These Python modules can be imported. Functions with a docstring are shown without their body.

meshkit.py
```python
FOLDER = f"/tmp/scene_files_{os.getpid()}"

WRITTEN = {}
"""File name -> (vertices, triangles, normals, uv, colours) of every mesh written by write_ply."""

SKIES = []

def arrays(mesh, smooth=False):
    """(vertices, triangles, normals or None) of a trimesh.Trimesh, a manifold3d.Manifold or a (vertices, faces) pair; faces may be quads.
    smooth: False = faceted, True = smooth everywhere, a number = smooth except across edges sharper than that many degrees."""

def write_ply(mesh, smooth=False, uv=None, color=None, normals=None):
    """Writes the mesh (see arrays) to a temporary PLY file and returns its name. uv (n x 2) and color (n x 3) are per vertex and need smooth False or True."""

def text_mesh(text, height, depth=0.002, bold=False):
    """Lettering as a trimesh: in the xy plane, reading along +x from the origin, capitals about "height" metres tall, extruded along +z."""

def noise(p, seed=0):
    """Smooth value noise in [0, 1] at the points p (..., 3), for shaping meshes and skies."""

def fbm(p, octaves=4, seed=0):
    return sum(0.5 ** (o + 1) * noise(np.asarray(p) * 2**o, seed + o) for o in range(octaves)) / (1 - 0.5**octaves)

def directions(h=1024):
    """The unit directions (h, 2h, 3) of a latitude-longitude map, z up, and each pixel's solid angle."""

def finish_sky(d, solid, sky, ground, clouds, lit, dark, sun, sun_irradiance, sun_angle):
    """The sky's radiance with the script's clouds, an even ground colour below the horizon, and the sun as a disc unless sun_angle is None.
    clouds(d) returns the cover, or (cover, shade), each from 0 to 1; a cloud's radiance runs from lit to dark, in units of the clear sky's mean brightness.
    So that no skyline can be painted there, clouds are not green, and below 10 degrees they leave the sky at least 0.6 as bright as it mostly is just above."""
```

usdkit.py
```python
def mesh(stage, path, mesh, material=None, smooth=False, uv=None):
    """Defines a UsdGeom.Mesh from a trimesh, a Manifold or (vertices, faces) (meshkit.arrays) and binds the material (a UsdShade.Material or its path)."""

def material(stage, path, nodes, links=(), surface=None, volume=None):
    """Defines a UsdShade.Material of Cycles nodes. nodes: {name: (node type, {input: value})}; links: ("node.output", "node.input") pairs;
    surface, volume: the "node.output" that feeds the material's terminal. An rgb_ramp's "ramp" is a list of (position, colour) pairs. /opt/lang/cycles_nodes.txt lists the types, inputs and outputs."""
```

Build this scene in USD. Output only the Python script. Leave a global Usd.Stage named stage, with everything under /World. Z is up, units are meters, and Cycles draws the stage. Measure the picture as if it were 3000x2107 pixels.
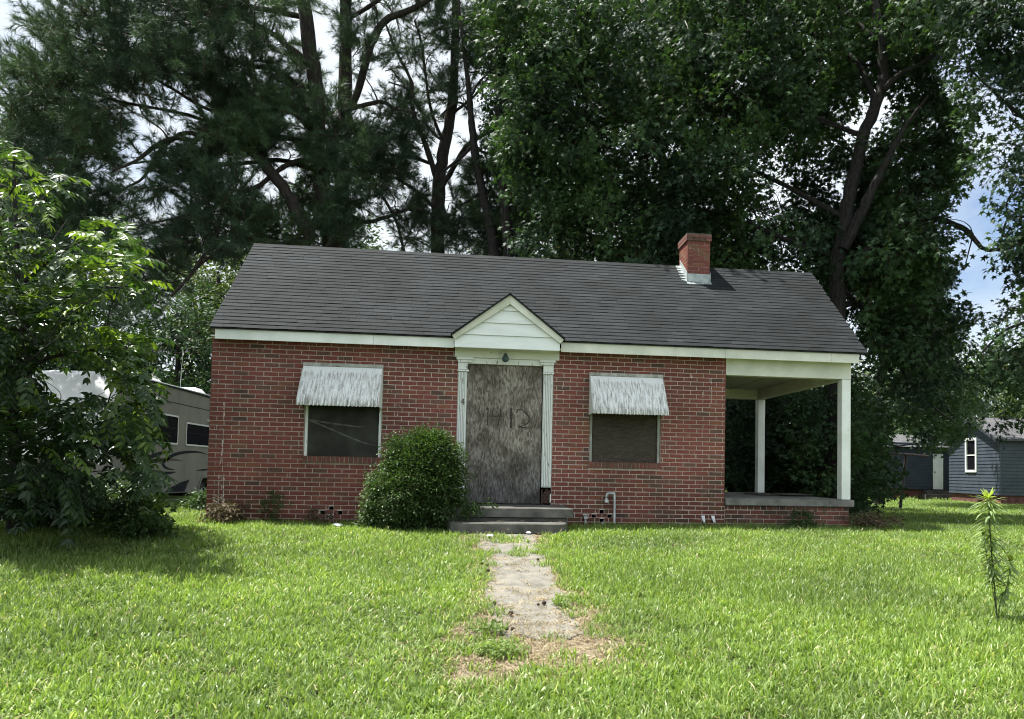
import math, random
import numpy as np, trimesh, shapely.geometry as sg
import usdkit, meshkit
from pxr import Usd, UsdGeom, UsdLux, UsdShade, Gf, Vt, Sdf

rng = np.random.default_rng(11)
random.seed(11)
stage = Usd.Stage.CreateInMemory()
UsdGeom.SetStageUpAxis(stage, 'Z')
UsdGeom.SetStageMetersPerUnit(stage, 1.0)
stage.SetDefaultPrim(UsdGeom.Xform.Define(stage, '/World').GetPrim())

# ------------------------------------------------------------------ camera (measured from the photograph)
FPX, CX, CY, YAW, PITCH, ROLL = 2169.25, 1637.37, 1290.43, 0.116474, 0.040512, -0.019835
EYE = np.array([3.84111, -11.38048, 0.92492])
_cy, _sy, _cp, _sp = math.cos(YAW), math.sin(YAW), math.cos(PITCH), math.sin(PITCH)
FWD = np.array([_sy * _cp, _cy * _cp, _sp]); _r = np.array([_cy, -_sy, 0.0]); _u = np.cross(_r, FWD)
RGT = math.cos(ROLL) * _r - math.sin(ROLL) * _u
UPV = math.sin(ROLL) * _r + math.cos(ROLL) * _u
cam = UsdGeom.Camera.Define(stage, '/World/camera')
m = Gf.Matrix4d(*[float(x) for row in ((*RGT, 0), (*UPV, 0), (*-FWD, 0), (*EYE, 1)) for x in row])
cam.AddTransformOp().Set(m)
APX = 36.0
cam.CreateHorizontalApertureAttr(APX)
cam.CreateVerticalApertureAttr(APX * 719 / 1024)
cam.CreateFocalLengthAttr(APX * FPX / 3000)
cam.CreateHorizontalApertureOffsetAttr(-(CX - 1500) / 3000 * APX)
cam.CreateVerticalApertureOffsetAttr((CY - 1053.5) / 3000 * APX)
cam.CreateClippingRangeAttr(Gf.Vec2f(0.05, 3000))
cam.CreateExposureAttr(1.5)

# ------------------------------------------------------------------ sky and sun
SUN_EL = math.radians(67); SUN_DIR2 = np.array([-0.90, 0.43]); SUN_DIR2 /= np.linalg.norm(SUN_DIR2)
SUN = np.array([SUN_DIR2[0] * math.cos(SUN_EL), SUN_DIR2[1] * math.cos(SUN_EL), math.sin(SUN_EL)])
sky_mat = usdkit.material(stage, '/World/Looks/sky_look', {
    'sky': ('sky_texture', {'sky_type': 'single_scattering', 'sun_disc': False, 'sun_elevation': SUN_EL, 'sun_rotation': math.atan2(SUN[0], SUN[1]), 'altitude': 50.0, 'aerosol_density': 1.6}),
    'tc': ('texture_coordinate', {}),
    'mp': ('mapping', {'scale': (1.0, 1.0, 2.2)}),
    'n1': ('noise_texture', {'scale': 2.3, 'detail': 7.0, 'roughness': 0.55, 'distortion': 0.3}),
    'r1': ('rgb_ramp', {'ramp': [(0.27, (0, 0, 0)), (0.50, (1, 1, 1))]}),
    'cl': ('color', {'value': (5.15, 5.6, 5.95)}),
    'mx': ('mix', {'mix_type': 'mix'}),
    'bg': ('background_shader', {'strength': 0.068})},
    [('tc.generated', 'mp.vector'), ('mp.vector', 'n1.vector'), ('n1.fac', 'r1.fac'), ('r1.color', 'mx.fac'), ('sky.color', 'mx.color1'), ('cl.color', 'mx.color2'), ('mx.color', 'bg.color')],
    surface='bg.background')
dome = UsdLux.DomeLight.Define(stage, '/World/sky')
dome.CreateIntensityAttr(1.0)
UsdShade.MaterialBindingAPI.Apply(dome.GetPrim()).Bind(sky_mat)
sun = UsdLux.DistantLight.Define(stage, '/World/sun')
sun.CreateIntensityAttr(1.2); sun.CreateAngleAttr(0.7); sun.CreateColorAttr(Gf.Vec3f(1.0, 0.97, 0.92))
sun.GetPrim().CreateAttribute('inputs:normalize', Sdf.ValueTypeNames.Bool).Set(True)
_z = SUN; _x = np.cross([0, 0, 1.0], _z); _x /= np.linalg.norm(_x); _y = np.cross(_z, _x)
sun.AddTransformOp().Set(Gf.Matrix4d(*[float(v) for row in ((*_x, 0), (*_y, 0), (*_z, 0), (0, 0, 0, 1)) for v in row]))

# ------------------------------------------------------------------ helpers
used = {}
def numbered(parent, name):
    k = (parent, name); n = used.get(k, 0); used[k] = n + 1
    return f'{parent}/{name}' + (f'_{n:03d}' if n else '')
def tag(prim, label=None, cat=None, group=None, kind=None):
    p = prim.GetPrim() if hasattr(prim, 'GetPrim') else prim
    for k, v in (('label', label), ('category', cat), ('group', group), ('kind', kind)):
        if v: p.SetCustomDataByKey(k, v)
    return p
def path_of(p): return '/World' if p is None else (p if isinstance(p, str) else str(p.GetPath()))
def thing(name, label, cat, group=None, loc=None):
    x = UsdGeom.Xform.Define(stage, numbered('/World', name))
    if loc is not None: x.AddTranslateOp().Set(Gf.Vec3d(*[float(v) for v in loc]))
    tag(x, label, cat, group); return x.GetPrim()
def put(name, mesh, mat, parent=None, smooth=False, label=None, tone=None, **kw):
    if isinstance(mesh, MB): tone = mesh.tones() if tone is None and mesh.has_tone else tone; mesh = mesh.get()
    um = usdkit.mesh(stage, numbered(path_of(parent), name), mesh, mat, smooth=smooth)
    if tone is not None and smooth is False:
        UsdGeom.PrimvarsAPI(um).CreatePrimvar('tone', Sdf.ValueTypeNames.FloatArray, 'vertex').Set(Vt.FloatArray.FromNumpy(np.asarray(tone, np.float32)))
    if label or kw: tag(um, label, **kw)
    return um.GetPrim()
class MB:
    """collects triangles into one mesh"""
    def __init__(s): s.v = []; s.f = []; s.t = []; s.n = 0; s.has_tone = False
    def add(s, v, f, tone=None):
        v = np.asarray(v, float); f = np.asarray(f, int)
        if f.shape[1] == 4: f = np.vstack([f[:, [0, 1, 2]], f[:, [0, 2, 3]]])
        s.v.append(v); s.f.append(f + s.n); s.n += len(v)
        s.t.append(np.full(len(v), 0.5 if tone is None else tone, float)); s.has_tone |= tone is not None
        return s
    def mesh(s, m, tone=None): return s.add(m.vertices, m.faces, tone)
    def box(s, x0, x1, y0, y1, z0, z1, tone=None):
        v = np.array([[x0, y0, z0], [x1, y0, z0], [x1, y1, z0], [x0, y1, z0], [x0, y0, z1], [x1, y0, z1], [x1, y1, z1], [x0, y1, z1]])
        return s.add(v, [[0, 3, 2, 1], [4, 5, 6, 7], [0, 1, 5, 4], [1, 2, 6, 5], [2, 3, 7, 6], [3, 0, 4, 7]], tone)
    def tube(s, pts, rad, n=8, tone=None, caps=True):
        v, f = tube(pts, rad, n, caps); return s.add(v, f, tone)
    def get(s): return (np.vstack(s.v), np.vstack(s.f))
    def tones(s): return np.concatenate(s.t)
def tube(pts, rad, n=8, caps=True):
    pts = np.asarray(pts, float); k = len(pts); rad = np.broadcast_to(np.asarray(rad, float), (k,))
    t = np.gradient(pts, axis=0); t /= np.maximum(np.linalg.norm(t, axis=1, keepdims=True), 1e-9)
    ref = np.array([0, 0, 1.0]) if abs(t[:, 2]).mean() < 0.8 else np.array([0, 1.0, 0])
    a = np.cross(t, ref); a /= np.maximum(np.linalg.norm(a, axis=1, keepdims=True), 1e-9); b = np.cross(t, a)
    th = np.linspace(0, 2 * np.pi, n, endpoint=False)
    v = (pts[:, None] + rad[:, None, None] * (np.cos(th)[None, :, None] * a[:, None] + np.sin(th)[None, :, None] * b[:, None])).reshape(-1, 3)
    f = [[i * n + j, (i + 1) * n + j, (i + 1) * n + (j + 1) % n, i * n + (j + 1) % n] for i in range(k - 1) for j in range(n)]
    f = np.array(f); f = np.vstack([f[:, [0, 1, 2]], f[:, [0, 2, 3]]])
    if caps:
        v = np.vstack([v, pts[:1], pts[-1:]]); c = len(v)
        e = [[c - 2, (j + 1) % n, j] for j in range(n)] + [[c - 1, (k - 1) * n + j, (k - 1) * n + (j + 1) % n] for j in range(n)]
        f = np.vstack([f, e])
    return v, f[:, ::-1]
def smooth_path(pts, k=6):
    """Catmull-Rom through points (any width)"""
    p = np.asarray(pts, float); p = np.vstack([2 * p[0] - p[1], p, 2 * p[-1] - p[-2]]); out = []
    for i in range(1, len(p) - 2):
        for t in np.linspace(0, 1, k, endpoint=False):
            a, b, c, d = p[i - 1], p[i], p[i + 1], p[i + 2]
            out.append(0.5 * (2 * b + (c - a) * t + (2 * a - 5 * b + 4 * c - d) * t * t + (3 * b - a - 3 * c + d) * t ** 3))
    return np.array(out + [p[-2]])
def prism_xz(poly, y0, y1):
    """a shapely polygon in (x, z), standing between y0 (front) and y1 (back)"""
    e = trimesh.creation.extrude_polygon(poly, abs(y1 - y0), engine='earcut'); v = e.vertices
    return trimesh.Trimesh(np.stack([v[:, 0], max(y0, y1) - v[:, 2], v[:, 1]], 1), e.faces, process=False)
def prism_yz(poly, x0, x1):
    e = trimesh.creation.extrude_polygon(poly, abs(x1 - x0), engine='earcut'); v = e.vertices
    return trimesh.Trimesh(np.stack([min(x0, x1) + v[:, 2], v[:, 0], v[:, 1]], 1), e.faces, process=False)
def prism_xy(poly, z0, z1):
    e = trimesh.creation.extrude_polygon(poly, z1 - z0, engine='earcut'); v = np.array(e.vertices); v[:, 2] += z0
    return trimesh.Trimesh(v, e.faces, process=False)
def rbox(x0, x1, y0, y1, z0, z1, r=0.01):
    """box with chamfered edges"""
    v = []
    for sx in (0, 1):
        for sy in (0, 1):
            for sz in (0, 1):
                c = np.array([x1 if sx else x0, y1 if sy else y0, z1 if sz else z0]); i = np.array([-1 if sx else 1, -1 if sy else 1, -1 if sz else 1]) * r
                for k in range(3):
                    d = i.copy(); d[k] = 0; v.append(c + d)
    return trimesh.convex.convex_hull(np.array(v))
def fx(x, z, y):
    """a point seen at (x, z) on the front wall's plane, moved along its sight line to depth y"""
    k = (y - EYE[1]) / (0 - EYE[1]); return EYE[0] + (x - EYE[0]) * k, EYE[2] + (z - EYE[2]) * k
def at(px, py, d): return EYE + d * (FWD + RGT * (px - CX) / FPX - UPV * (py - CY) / FPX)
def smst(a, b, x): t = np.clip((np.asarray(x, float) - a) / (b - a), 0, 1); return t * t * (3 - 2 * t)
def ground_z(x, y):
    x = np.asarray(x, float); y = np.asarray(y, float)
    z = np.where(y < -1.4, 0.045 + 0.077 * (np.maximum(y, -14) + 1.4), 0.045 - .045 * smst(0, 1.5, y))
    z = z - 0.46 * smst(0, -6, x) * smst(1, 13, y) - 0.14 * smst(9, 16, x) * smst(1, 14, y)
    z = z + 0.02 * smst(5, 9, x) * smst(-4, 0, y) * (1 - smst(0, 1.5, y))
    p = np.stack([x * 0.9, y * 0.9, np.zeros_like(x)], -1)
    return z + 0.05 * (meshkit.fbm(p, 3, 5) - 0.5) * smst(0, 1, np.abs(y + 0.9) - .6)

# ------------------------------------------------------------------ materials
L = '/World/Looks/'
def M(name, nodes, links, surface='p.BSDF'): return usdkit.material(stage, L + name, nodes, links, surface=surface)
def noisy(name, c0, c1, scale=8, rough=0.7, bump=0.0, detail=5, stretch=(1, 1, 1), spec=0.3, metallic=0.0, lo=0.35, hi=0.65, dist=0.02):
    return M(name, {'g': ('geometry', {}), 'mp': ('mapping', {'scale': stretch}), 'n': ('noise_texture', {'scale': scale, 'detail': detail, 'roughness': 0.6}),
        'r': ('rgb_ramp', {'ramp': [(lo, c0), (hi, c1)]}), 'b': ('bump', {'strength': bump, 'distance': dist}),
        'p': ('principled_bsdf', {'roughness': rough, 'specular_ior_level': spec, 'metallic': metallic})},
        [('g.position', 'mp.vector'), ('mp.vector', 'n.vector'), ('n.fac', 'r.fac'), ('r.color', 'p.base_color'), ('n.fac', 'b.height')] + ([('b.normal', 'p.normal')] if bump else []))
brick_m = M('brick_look', {
    'g': ('geometry', {}), 't': ('attribute', {'attribute': 'tone'}),
    'r': ('rgb_ramp', {'ramp': [(0.0, (0.085, 0.052, 0.040)), (0.12, (0.140, 0.074, 0.056)), (0.3, (0.172, 0.066, 0.050)), (0.55, (0.205, 0.067, 0.052)), (0.8, (0.178, 0.059, 0.047)), (0.92, (0.22, 0.080, 0.050)), (1.0, (0.18, 0.088, 0.055))]}),
    'n': ('noise_texture', {'scale': 22.0, 'detail': 6.0, 'roughness': 0.65}), 'nr': ('rgb_ramp', {'ramp': [(0.3, (0.72, 0.72, 0.72)), (0.7, (1.18, 1.15, 1.15))]}),
    'm1': ('mix', {'mix_type': 'multiply', 'fac': 1.0}),
    'nb': ('noise_texture', {'scale': 0.9, 'detail': 5.0}), 'nbr': ('rgb_ramp', {'ramp': [(0.38, (0.66, 0.70, 0.66)), (0.6, (1, 1, 1))]}),
    'm2': ('mix', {'mix_type': 'multiply', 'fac': 0.85}),
    # mortar smears and splashed paint: pale flecks, mostly vertical
    'mp': ('mapping', {'scale': (34.0, 34.0, 6.0)}), 'nf': ('noise_texture', {'scale': 1.0, 'detail': 3.0, 'roughness': 0.55}), 'fr': ('rgb_ramp', {'ramp': [(0.665, (0, 0, 0)), (0.72, (0.8, 0.8, 0.8))]}),
    'cw': ('color', {'value': (0.36, 0.29, 0.26)}), 'm3': ('mix', {'mix_type': 'mix'}),
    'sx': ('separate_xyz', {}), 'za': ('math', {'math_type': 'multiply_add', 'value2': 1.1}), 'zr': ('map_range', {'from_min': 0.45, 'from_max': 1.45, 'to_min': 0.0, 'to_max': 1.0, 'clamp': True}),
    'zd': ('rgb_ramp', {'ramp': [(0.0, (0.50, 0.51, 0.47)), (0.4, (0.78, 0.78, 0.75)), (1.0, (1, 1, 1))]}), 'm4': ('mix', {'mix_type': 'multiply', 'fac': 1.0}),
    'b': ('bump', {'strength': 0.5, 'distance': 0.006}),
    'p': ('principled_bsdf', {'roughness': 0.85, 'specular_ior_level': 0.25})},
    [('t.fac', 'r.fac'), ('g.position', 'n.vector'), ('n.fac', 'nr.fac'), ('r.color', 'm1.color1'), ('nr.color', 'm1.color2'), ('g.position', 'nb.vector'), ('nb.fac', 'nbr.fac'),
     ('m1.color', 'm2.color1'), ('nbr.color', 'm2.color2'), ('g.position', 'mp.vector'), ('mp.vector', 'nf.vector'), ('nf.fac', 'fr.fac'), ('fr.color', 'm3.fac'), ('m2.color', 'm3.color1'), ('cw.color', 'm3.color2'),
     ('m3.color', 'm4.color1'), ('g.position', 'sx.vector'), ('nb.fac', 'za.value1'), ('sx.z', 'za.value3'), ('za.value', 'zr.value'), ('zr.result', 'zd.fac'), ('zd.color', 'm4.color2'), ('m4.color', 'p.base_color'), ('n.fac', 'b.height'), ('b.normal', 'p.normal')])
mortar_m = noisy('mortar_look', (0.34, 0.28, 0.245), (0.58, 0.495, 0.445), 1.6, 0.9, 0.3, 8, lo=0.3, hi=0.62)
white_m = noisy('white_paint_look', (0.62, 0.66, 0.60), (0.76, 0.79, 0.75), 2.5, 0.55, 0.05, 6)
cream_m = noisy('cream_paint_look', (0.52, 0.54, 0.46), (0.66, 0.67, 0.58), 3.0, 0.6, 0.05, 6)
def peeling(name, lo, hi, stretch, base=(0.68, 0.71, 0.68), under=(0.13, 0.12, 0.10)):
    return noisy(name, base, under, 5.0, 0.6, 0.25, 6, stretch, lo=lo, hi=hi, dist=0.004)
peel_m = peeling('peeling_white_look', 0.60, 0.68, (9, 3, 1.3))
siding_m = noisy('gable_siding_look', (0.70, 0.74, 0.71), (0.60, 0.64, 0.62), 2.0, 0.5, 0.08, 8, (1, 1, 7), lo=0.45, hi=0.75)
shingle_m = M('shingle_look', {
    'g': ('geometry', {}), 't': ('attribute', {'attribute': 'tone'}),
    'r': ('rgb_ramp', {'ramp': [(0.0, (0.0110, 0.0134, 0.0145)), (0.5, (0.0162, 0.0192, 0.0205)), (1.0, (0.025, 0.0292, 0.0308))]}),
    'n': ('noise_texture', {'scale': 60.0, 'detail': 4.0, 'roughness': 0.8}), 'nr': ('rgb_ramp', {'ramp': [(0.3, (0.7, 0.7, 0.7)), (0.7, (1.25, 1.25, 1.25))]}),
    'nb': ('noise_texture', {'scale': 1.1, 'detail': 5.0}), 'nbr': ('rgb_ramp', {'ramp': [(0.35, (0.66, 0.66, 0.64)), (0.65, (1.12, 1.12, 1.14))]}),
    'm1': ('mix', {'mix_type': 'multiply', 'fac': 1.0}), 'm2': ('mix', {'mix_type': 'multiply', 'fac': 1.0}),
    'b': ('bump', {'strength': 0.6, 'distance': 0.004}), 'p': ('principled_bsdf', {'roughness': 0.9, 'specular_ior_level': 0.2})},
    [('t.fac', 'r.fac'), ('g.position', 'n.vector'), ('n.fac', 'nr.fac'), ('g.position', 'nb.vector'), ('nb.fac', 'nbr.fac'), ('r.color', 'm1.color1'), ('nr.color', 'm1.color2'),
     ('m1.color', 'm2.color1'), ('nbr.color', 'm2.color2'), ('m2.color', 'p.base_color'), ('n.fac', 'b.height'), ('b.normal', 'p.normal')])
felt_m = noisy('roof_felt_look', (0.02, 0.02, 0.021), (0.035, 0.035, 0.037), 20, 0.95)
concrete_m = noisy('weathered_concrete_look', (0.075, 0.075, 0.066), (0.21, 0.205, 0.185), 5, 0.9, 0.5, 9, lo=0.3, hi=0.72)
dark_concrete_m = noisy('mossy_concrete_look', (0.038, 0.038, 0.033), (0.115, 0.112, 0.10), 4, 0.92, 0.6, 10, lo=0.3, hi=0.75)
awning_m = M('mildewed_awning_look', {
    'g': ('geometry', {}), 'mp': ('mapping', {'scale': (46, 5.0, 5.0)}), 'n': ('noise_texture', {'scale': 1.0, 'detail': 8.0, 'roughness': 0.7}),
    'mp2': ('mapping', {'scale': (90, 40, 40)}), 'n2': ('noise_texture', {'scale': 1.0, 'detail': 4.0, 'roughness': 0.8}),
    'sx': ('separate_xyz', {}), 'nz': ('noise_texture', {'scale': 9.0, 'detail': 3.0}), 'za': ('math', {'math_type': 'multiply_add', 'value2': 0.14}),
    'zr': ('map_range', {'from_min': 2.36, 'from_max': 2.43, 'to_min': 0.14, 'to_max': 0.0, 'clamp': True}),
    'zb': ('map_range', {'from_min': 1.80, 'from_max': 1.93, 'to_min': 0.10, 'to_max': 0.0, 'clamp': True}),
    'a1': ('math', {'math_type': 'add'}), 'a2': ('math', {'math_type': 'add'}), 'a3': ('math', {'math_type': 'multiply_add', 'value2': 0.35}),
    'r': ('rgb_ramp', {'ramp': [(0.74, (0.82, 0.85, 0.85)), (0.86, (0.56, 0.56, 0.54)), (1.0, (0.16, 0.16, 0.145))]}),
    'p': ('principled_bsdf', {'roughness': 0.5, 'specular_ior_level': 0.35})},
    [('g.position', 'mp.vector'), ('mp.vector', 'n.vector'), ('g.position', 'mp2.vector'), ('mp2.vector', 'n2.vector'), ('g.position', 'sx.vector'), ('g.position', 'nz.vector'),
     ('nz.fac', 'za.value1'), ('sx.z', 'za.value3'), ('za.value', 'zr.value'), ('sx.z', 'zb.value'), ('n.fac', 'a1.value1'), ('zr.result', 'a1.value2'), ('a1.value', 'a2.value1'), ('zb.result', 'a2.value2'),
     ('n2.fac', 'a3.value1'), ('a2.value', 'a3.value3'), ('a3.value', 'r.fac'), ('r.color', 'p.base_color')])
osb_m = M('strand_board_look', {
    'g': ('geometry', {}), 'nd': ('noise_texture', {'scale': 3.0, 'detail': 2.0}), 'mv': ('vector_math', {'math_type': 'multiply_add', 'vector2': (0.06, 0.06, 0.09)}),
    'mp': ('mapping', {'scale': (62, 20, 17)}), 'v': ('voronoi_texture', {'feature': 'f1', 'scale': 1.0, 'randomness': 1.0}),
    'mp2': ('mapping', {'scale': (150, 40, 34)}), 'n2': ('noise_texture', {'scale': 1.0, 'detail': 4.0, 'roughness': 0.7}),
    'sv': ('separate_color', {}), 'a': ('mix_float', {'fac': 0.55}),
    'r': ('rgb_ramp', {'ramp': [(0.15, (0.060, 0.052, 0.043)), (0.40, (0.145, 0.127, 0.107)), (0.58, (0.225, 0.203, 0.174)), (0.85, (0.36, 0.335, 0.295))]}),
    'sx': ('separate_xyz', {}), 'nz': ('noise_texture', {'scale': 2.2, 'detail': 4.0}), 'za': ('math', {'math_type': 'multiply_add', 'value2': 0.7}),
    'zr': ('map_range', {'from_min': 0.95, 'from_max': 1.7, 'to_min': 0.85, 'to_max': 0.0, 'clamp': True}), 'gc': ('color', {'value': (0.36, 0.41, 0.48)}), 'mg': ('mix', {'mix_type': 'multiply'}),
    'nb': ('noise_texture', {'scale': 2.6, 'detail': 6.0}), 'nbr': ('rgb_ramp', {'ramp': [(0.36, (0.5, 0.48, 0.46)), (0.6, (1.12, 1.12, 1.12))]}), 'm2': ('mix', {'mix_type': 'multiply', 'fac': 1.0}),
    'b': ('bump', {'strength': 0.5, 'distance': 0.004}), 'p': ('principled_bsdf', {'roughness': 0.85, 'specular_ior_level': 0.2})},
    [('g.position', 'nd.vector'), ('nd.color', 'mv.vector1'), ('g.position', 'mv.vector3'), ('mv.vector', 'mp.vector'), ('mp.vector', 'v.vector'), ('mv.vector', 'mp2.vector'), ('mp2.vector', 'n2.vector'),
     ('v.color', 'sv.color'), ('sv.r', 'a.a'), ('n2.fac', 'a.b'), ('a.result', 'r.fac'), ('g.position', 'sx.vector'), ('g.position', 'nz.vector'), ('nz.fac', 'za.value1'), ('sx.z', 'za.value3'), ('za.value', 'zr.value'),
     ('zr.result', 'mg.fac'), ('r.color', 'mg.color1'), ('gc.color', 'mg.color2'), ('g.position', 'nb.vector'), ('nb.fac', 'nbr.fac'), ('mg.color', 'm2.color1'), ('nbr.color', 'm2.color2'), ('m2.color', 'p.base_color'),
     ('a.result', 'b.height'), ('b.normal', 'p.normal')])
ply_m = noisy('dark_plywood_look', (0.030, 0.024, 0.018), (0.075, 0.060, 0.046), 3.0, 0.8, 0.3, 9, (4, 4, 14), lo=0.35, hi=0.75)
sheet_m = M('dusty_window_sheet_look', {
    'g': ('geometry', {}), 'n': ('noise_texture', {'scale': 4.0, 'detail': 7.0}), 'r': ('rgb_ramp', {'ramp': [(0.4, (0.022, 0.023, 0.018)), (0.75, (0.055, 0.056, 0.046))]}),
    'nb': ('noise_texture', {'scale': 1.6, 'detail': 2.0}), 'b': ('bump', {'strength': 0.35, 'distance': 0.05}),
    'p': ('principled_bsdf', {'roughness': 0.35, 'specular_ior_level': 0.12})},
    [('g.position', 'n.vector'), ('n.fac', 'r.fac'), ('r.color', 'p.base_color'), ('g.position', 'nb.vector'), ('nb.fac', 'b.height'), ('b.normal', 'p.normal')])
crease_m = noisy('sheet_crease_look', (0.115, 0.12, 0.105), (0.05, 0.05, 0.045), 14, 0.4)
galv_m = noisy('galvanised_look', (0.30, 0.32, 0.32), (0.46, 0.49, 0.49), 7, 0.45, 0.1, 5, spec=0.5, metallic=0.35)
flash_m = noisy('flashing_look', (0.20, 0.25, 0.245), (0.40, 0.44, 0.44), 9, 0.5, 0.1, 6, spec=0.4, metallic=0.15)
black_m = noisy('black_look', (0.008, 0.008, 0.008), (0.016, 0.016, 0.016), 10, 0.8)
marker_m = noisy('marker_look', (0.026, 0.022, 0.018), (0.060, 0.050, 0.040), 30, 0.9)
rot_m = noisy('rotten_wood_look', (0.020, 0.013, 0.010), (0.075, 0.045, 0.032), 30, 0.95, 0.8)
lamp_m = noisy('green_patina_look', (0.02, 0.045, 0.04), (0.055, 0.095, 0.08), 30, 0.5)
ceil_m = noisy('porch_ceiling_look', (0.36, 0.38, 0.33), (0.46, 0.47, 0.42), 2, 0.7)
trash_m = noisy('white_litter_look', (0.62, 0.68, 0.72), (0.8, 0.82, 0.84), 20, 0.6)

# ------------------------------------------------------------------ the brick house
H = 2.772                       # top of the brickwork under the fascia
BL, BH, JT = 0.2135, 0.0677, 0.0115
X1 = 7.832                      # right end of the front wall
house = thing('brick_house', 'small boarded-up red brick house with grey shingle roof and open side porch', 'house')
DOOR = (3.60, 5.068, 0.30, 2.62); WL = (1.349, 2.481, 0.972, 2.44); WR = (5.647, 6.783, 0.976, 2.44)
z0 = H - 42 * BH
vents = []
for cx in (1.778, 5.871):
    for dx, dr in ((0, 1), (0, -1), (-1, 0), (1, 0)):
        row = round((0.225 - BH / 2 - z0) / BH) + dr
        vents.append((cx + dx * 0.125 - 0.036, cx + dx * 0.125 + 0.036, z0 + row * BH, z0 + (row + 1) * BH - JT))
holes = [DOOR, WL, WR] + vents
def cut(x0, x1, za, zb):
    """what is left of a brick's front outside the openings: a list of (x0, x1)"""
    out = [(x0, x1)]
    for a, b, c, d in holes:
        if min(zb, d) - max(za, c) < 0.6 * (zb - za): continue
        nxt = []
        for p, q in out:
            if q <= a + .002 or p >= b - .002: nxt.append((p, q))
            else:
                if a - p > 0.02: nxt.append((p, a - 0.004))
                if q - b > 0.02: nxt.append((b + 0.004, q))
        out = nxt
    return out
def brick_mesh(x0, x1, y0, y1, za, zb, seed, mb=None, tone=None):
    """slightly irregular brick face"""
    r = np.random.default_rng(seed); j = r.uniform(-.0016, .0016, (8, 3)); j[:, 1] += r.uniform(-.0025, .0015)
    v = np.array([[x0, y0, za], [x1, y0, za], [x1, y1, za], [x0, y1, za], [x0, y0, zb], [x1, y0, zb], [x1, y1, zb], [x0, y1, zb]]) + j
    b = mb or MB(); b.add(v, [[0, 3, 2, 1], [4, 5, 6, 7], [0, 1, 5, 4], [1, 2, 6, 5], [2, 3, 7, 6], [3, 0, 4, 7]], tone); return b
outer = sg.box(0.004, -0.25, X1 - 0.004, H)
for a, b, c, d in holes: outer = outer.difference(sg.box(a, c, b, d))
wall = put('wall', prism_xz(outer, 0.005, 0.11), mortar_m, house, label='front wall of red brick with pale mortar joints')
facebricks, k = [], 0
for row in range(-3, 42):
    za, zb = z0 + row * BH + JT, z0 + (row + 1) * BH
    off = 0 if row % 2 else -(BL - .006) / 2
    x = off
    while x < X1 - 0.02:
        xa, xb = max(x, 0.0), min(x + BL - JT, X1)
        if xb - xa > 0.03:
            for p, q in cut(xa, xb, za, zb):
                k += 1
                facebricks.append((p, q, za, zb, k))
        x += BL + rng.normal(0, 0.0006)
tone_of = lambda k: float(np.clip(np.random.default_rng(k * 7 + 1).beta(2.2, 2.0) if k % 9 else np.random.default_rng(k).choice([0.02, 0.1, 0.93, 1.0]), 0, 1))
vis = [b for b in facebricks if b[2] > 0.02]
shrub_hides = lambda b: 2.55 < (b[0] + b[1]) / 2 < 3.6 and b[2] < 1.15
keyed = sorted(vis, key=lambda b: (b[1] - b[0] < 0.19 or shrub_hides(b), math.dist((b[0], 0, b[2]), EYE)))
chosen = set(b[4] for b in keyed[:300])
restb = MB()
for p, q, za, zb, kk in facebricks:
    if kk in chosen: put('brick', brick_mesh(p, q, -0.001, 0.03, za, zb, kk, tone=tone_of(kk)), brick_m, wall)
    else: brick_mesh(p, q, -0.001, 0.03, za, zb, kk, restb, tone_of(kk))
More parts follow.
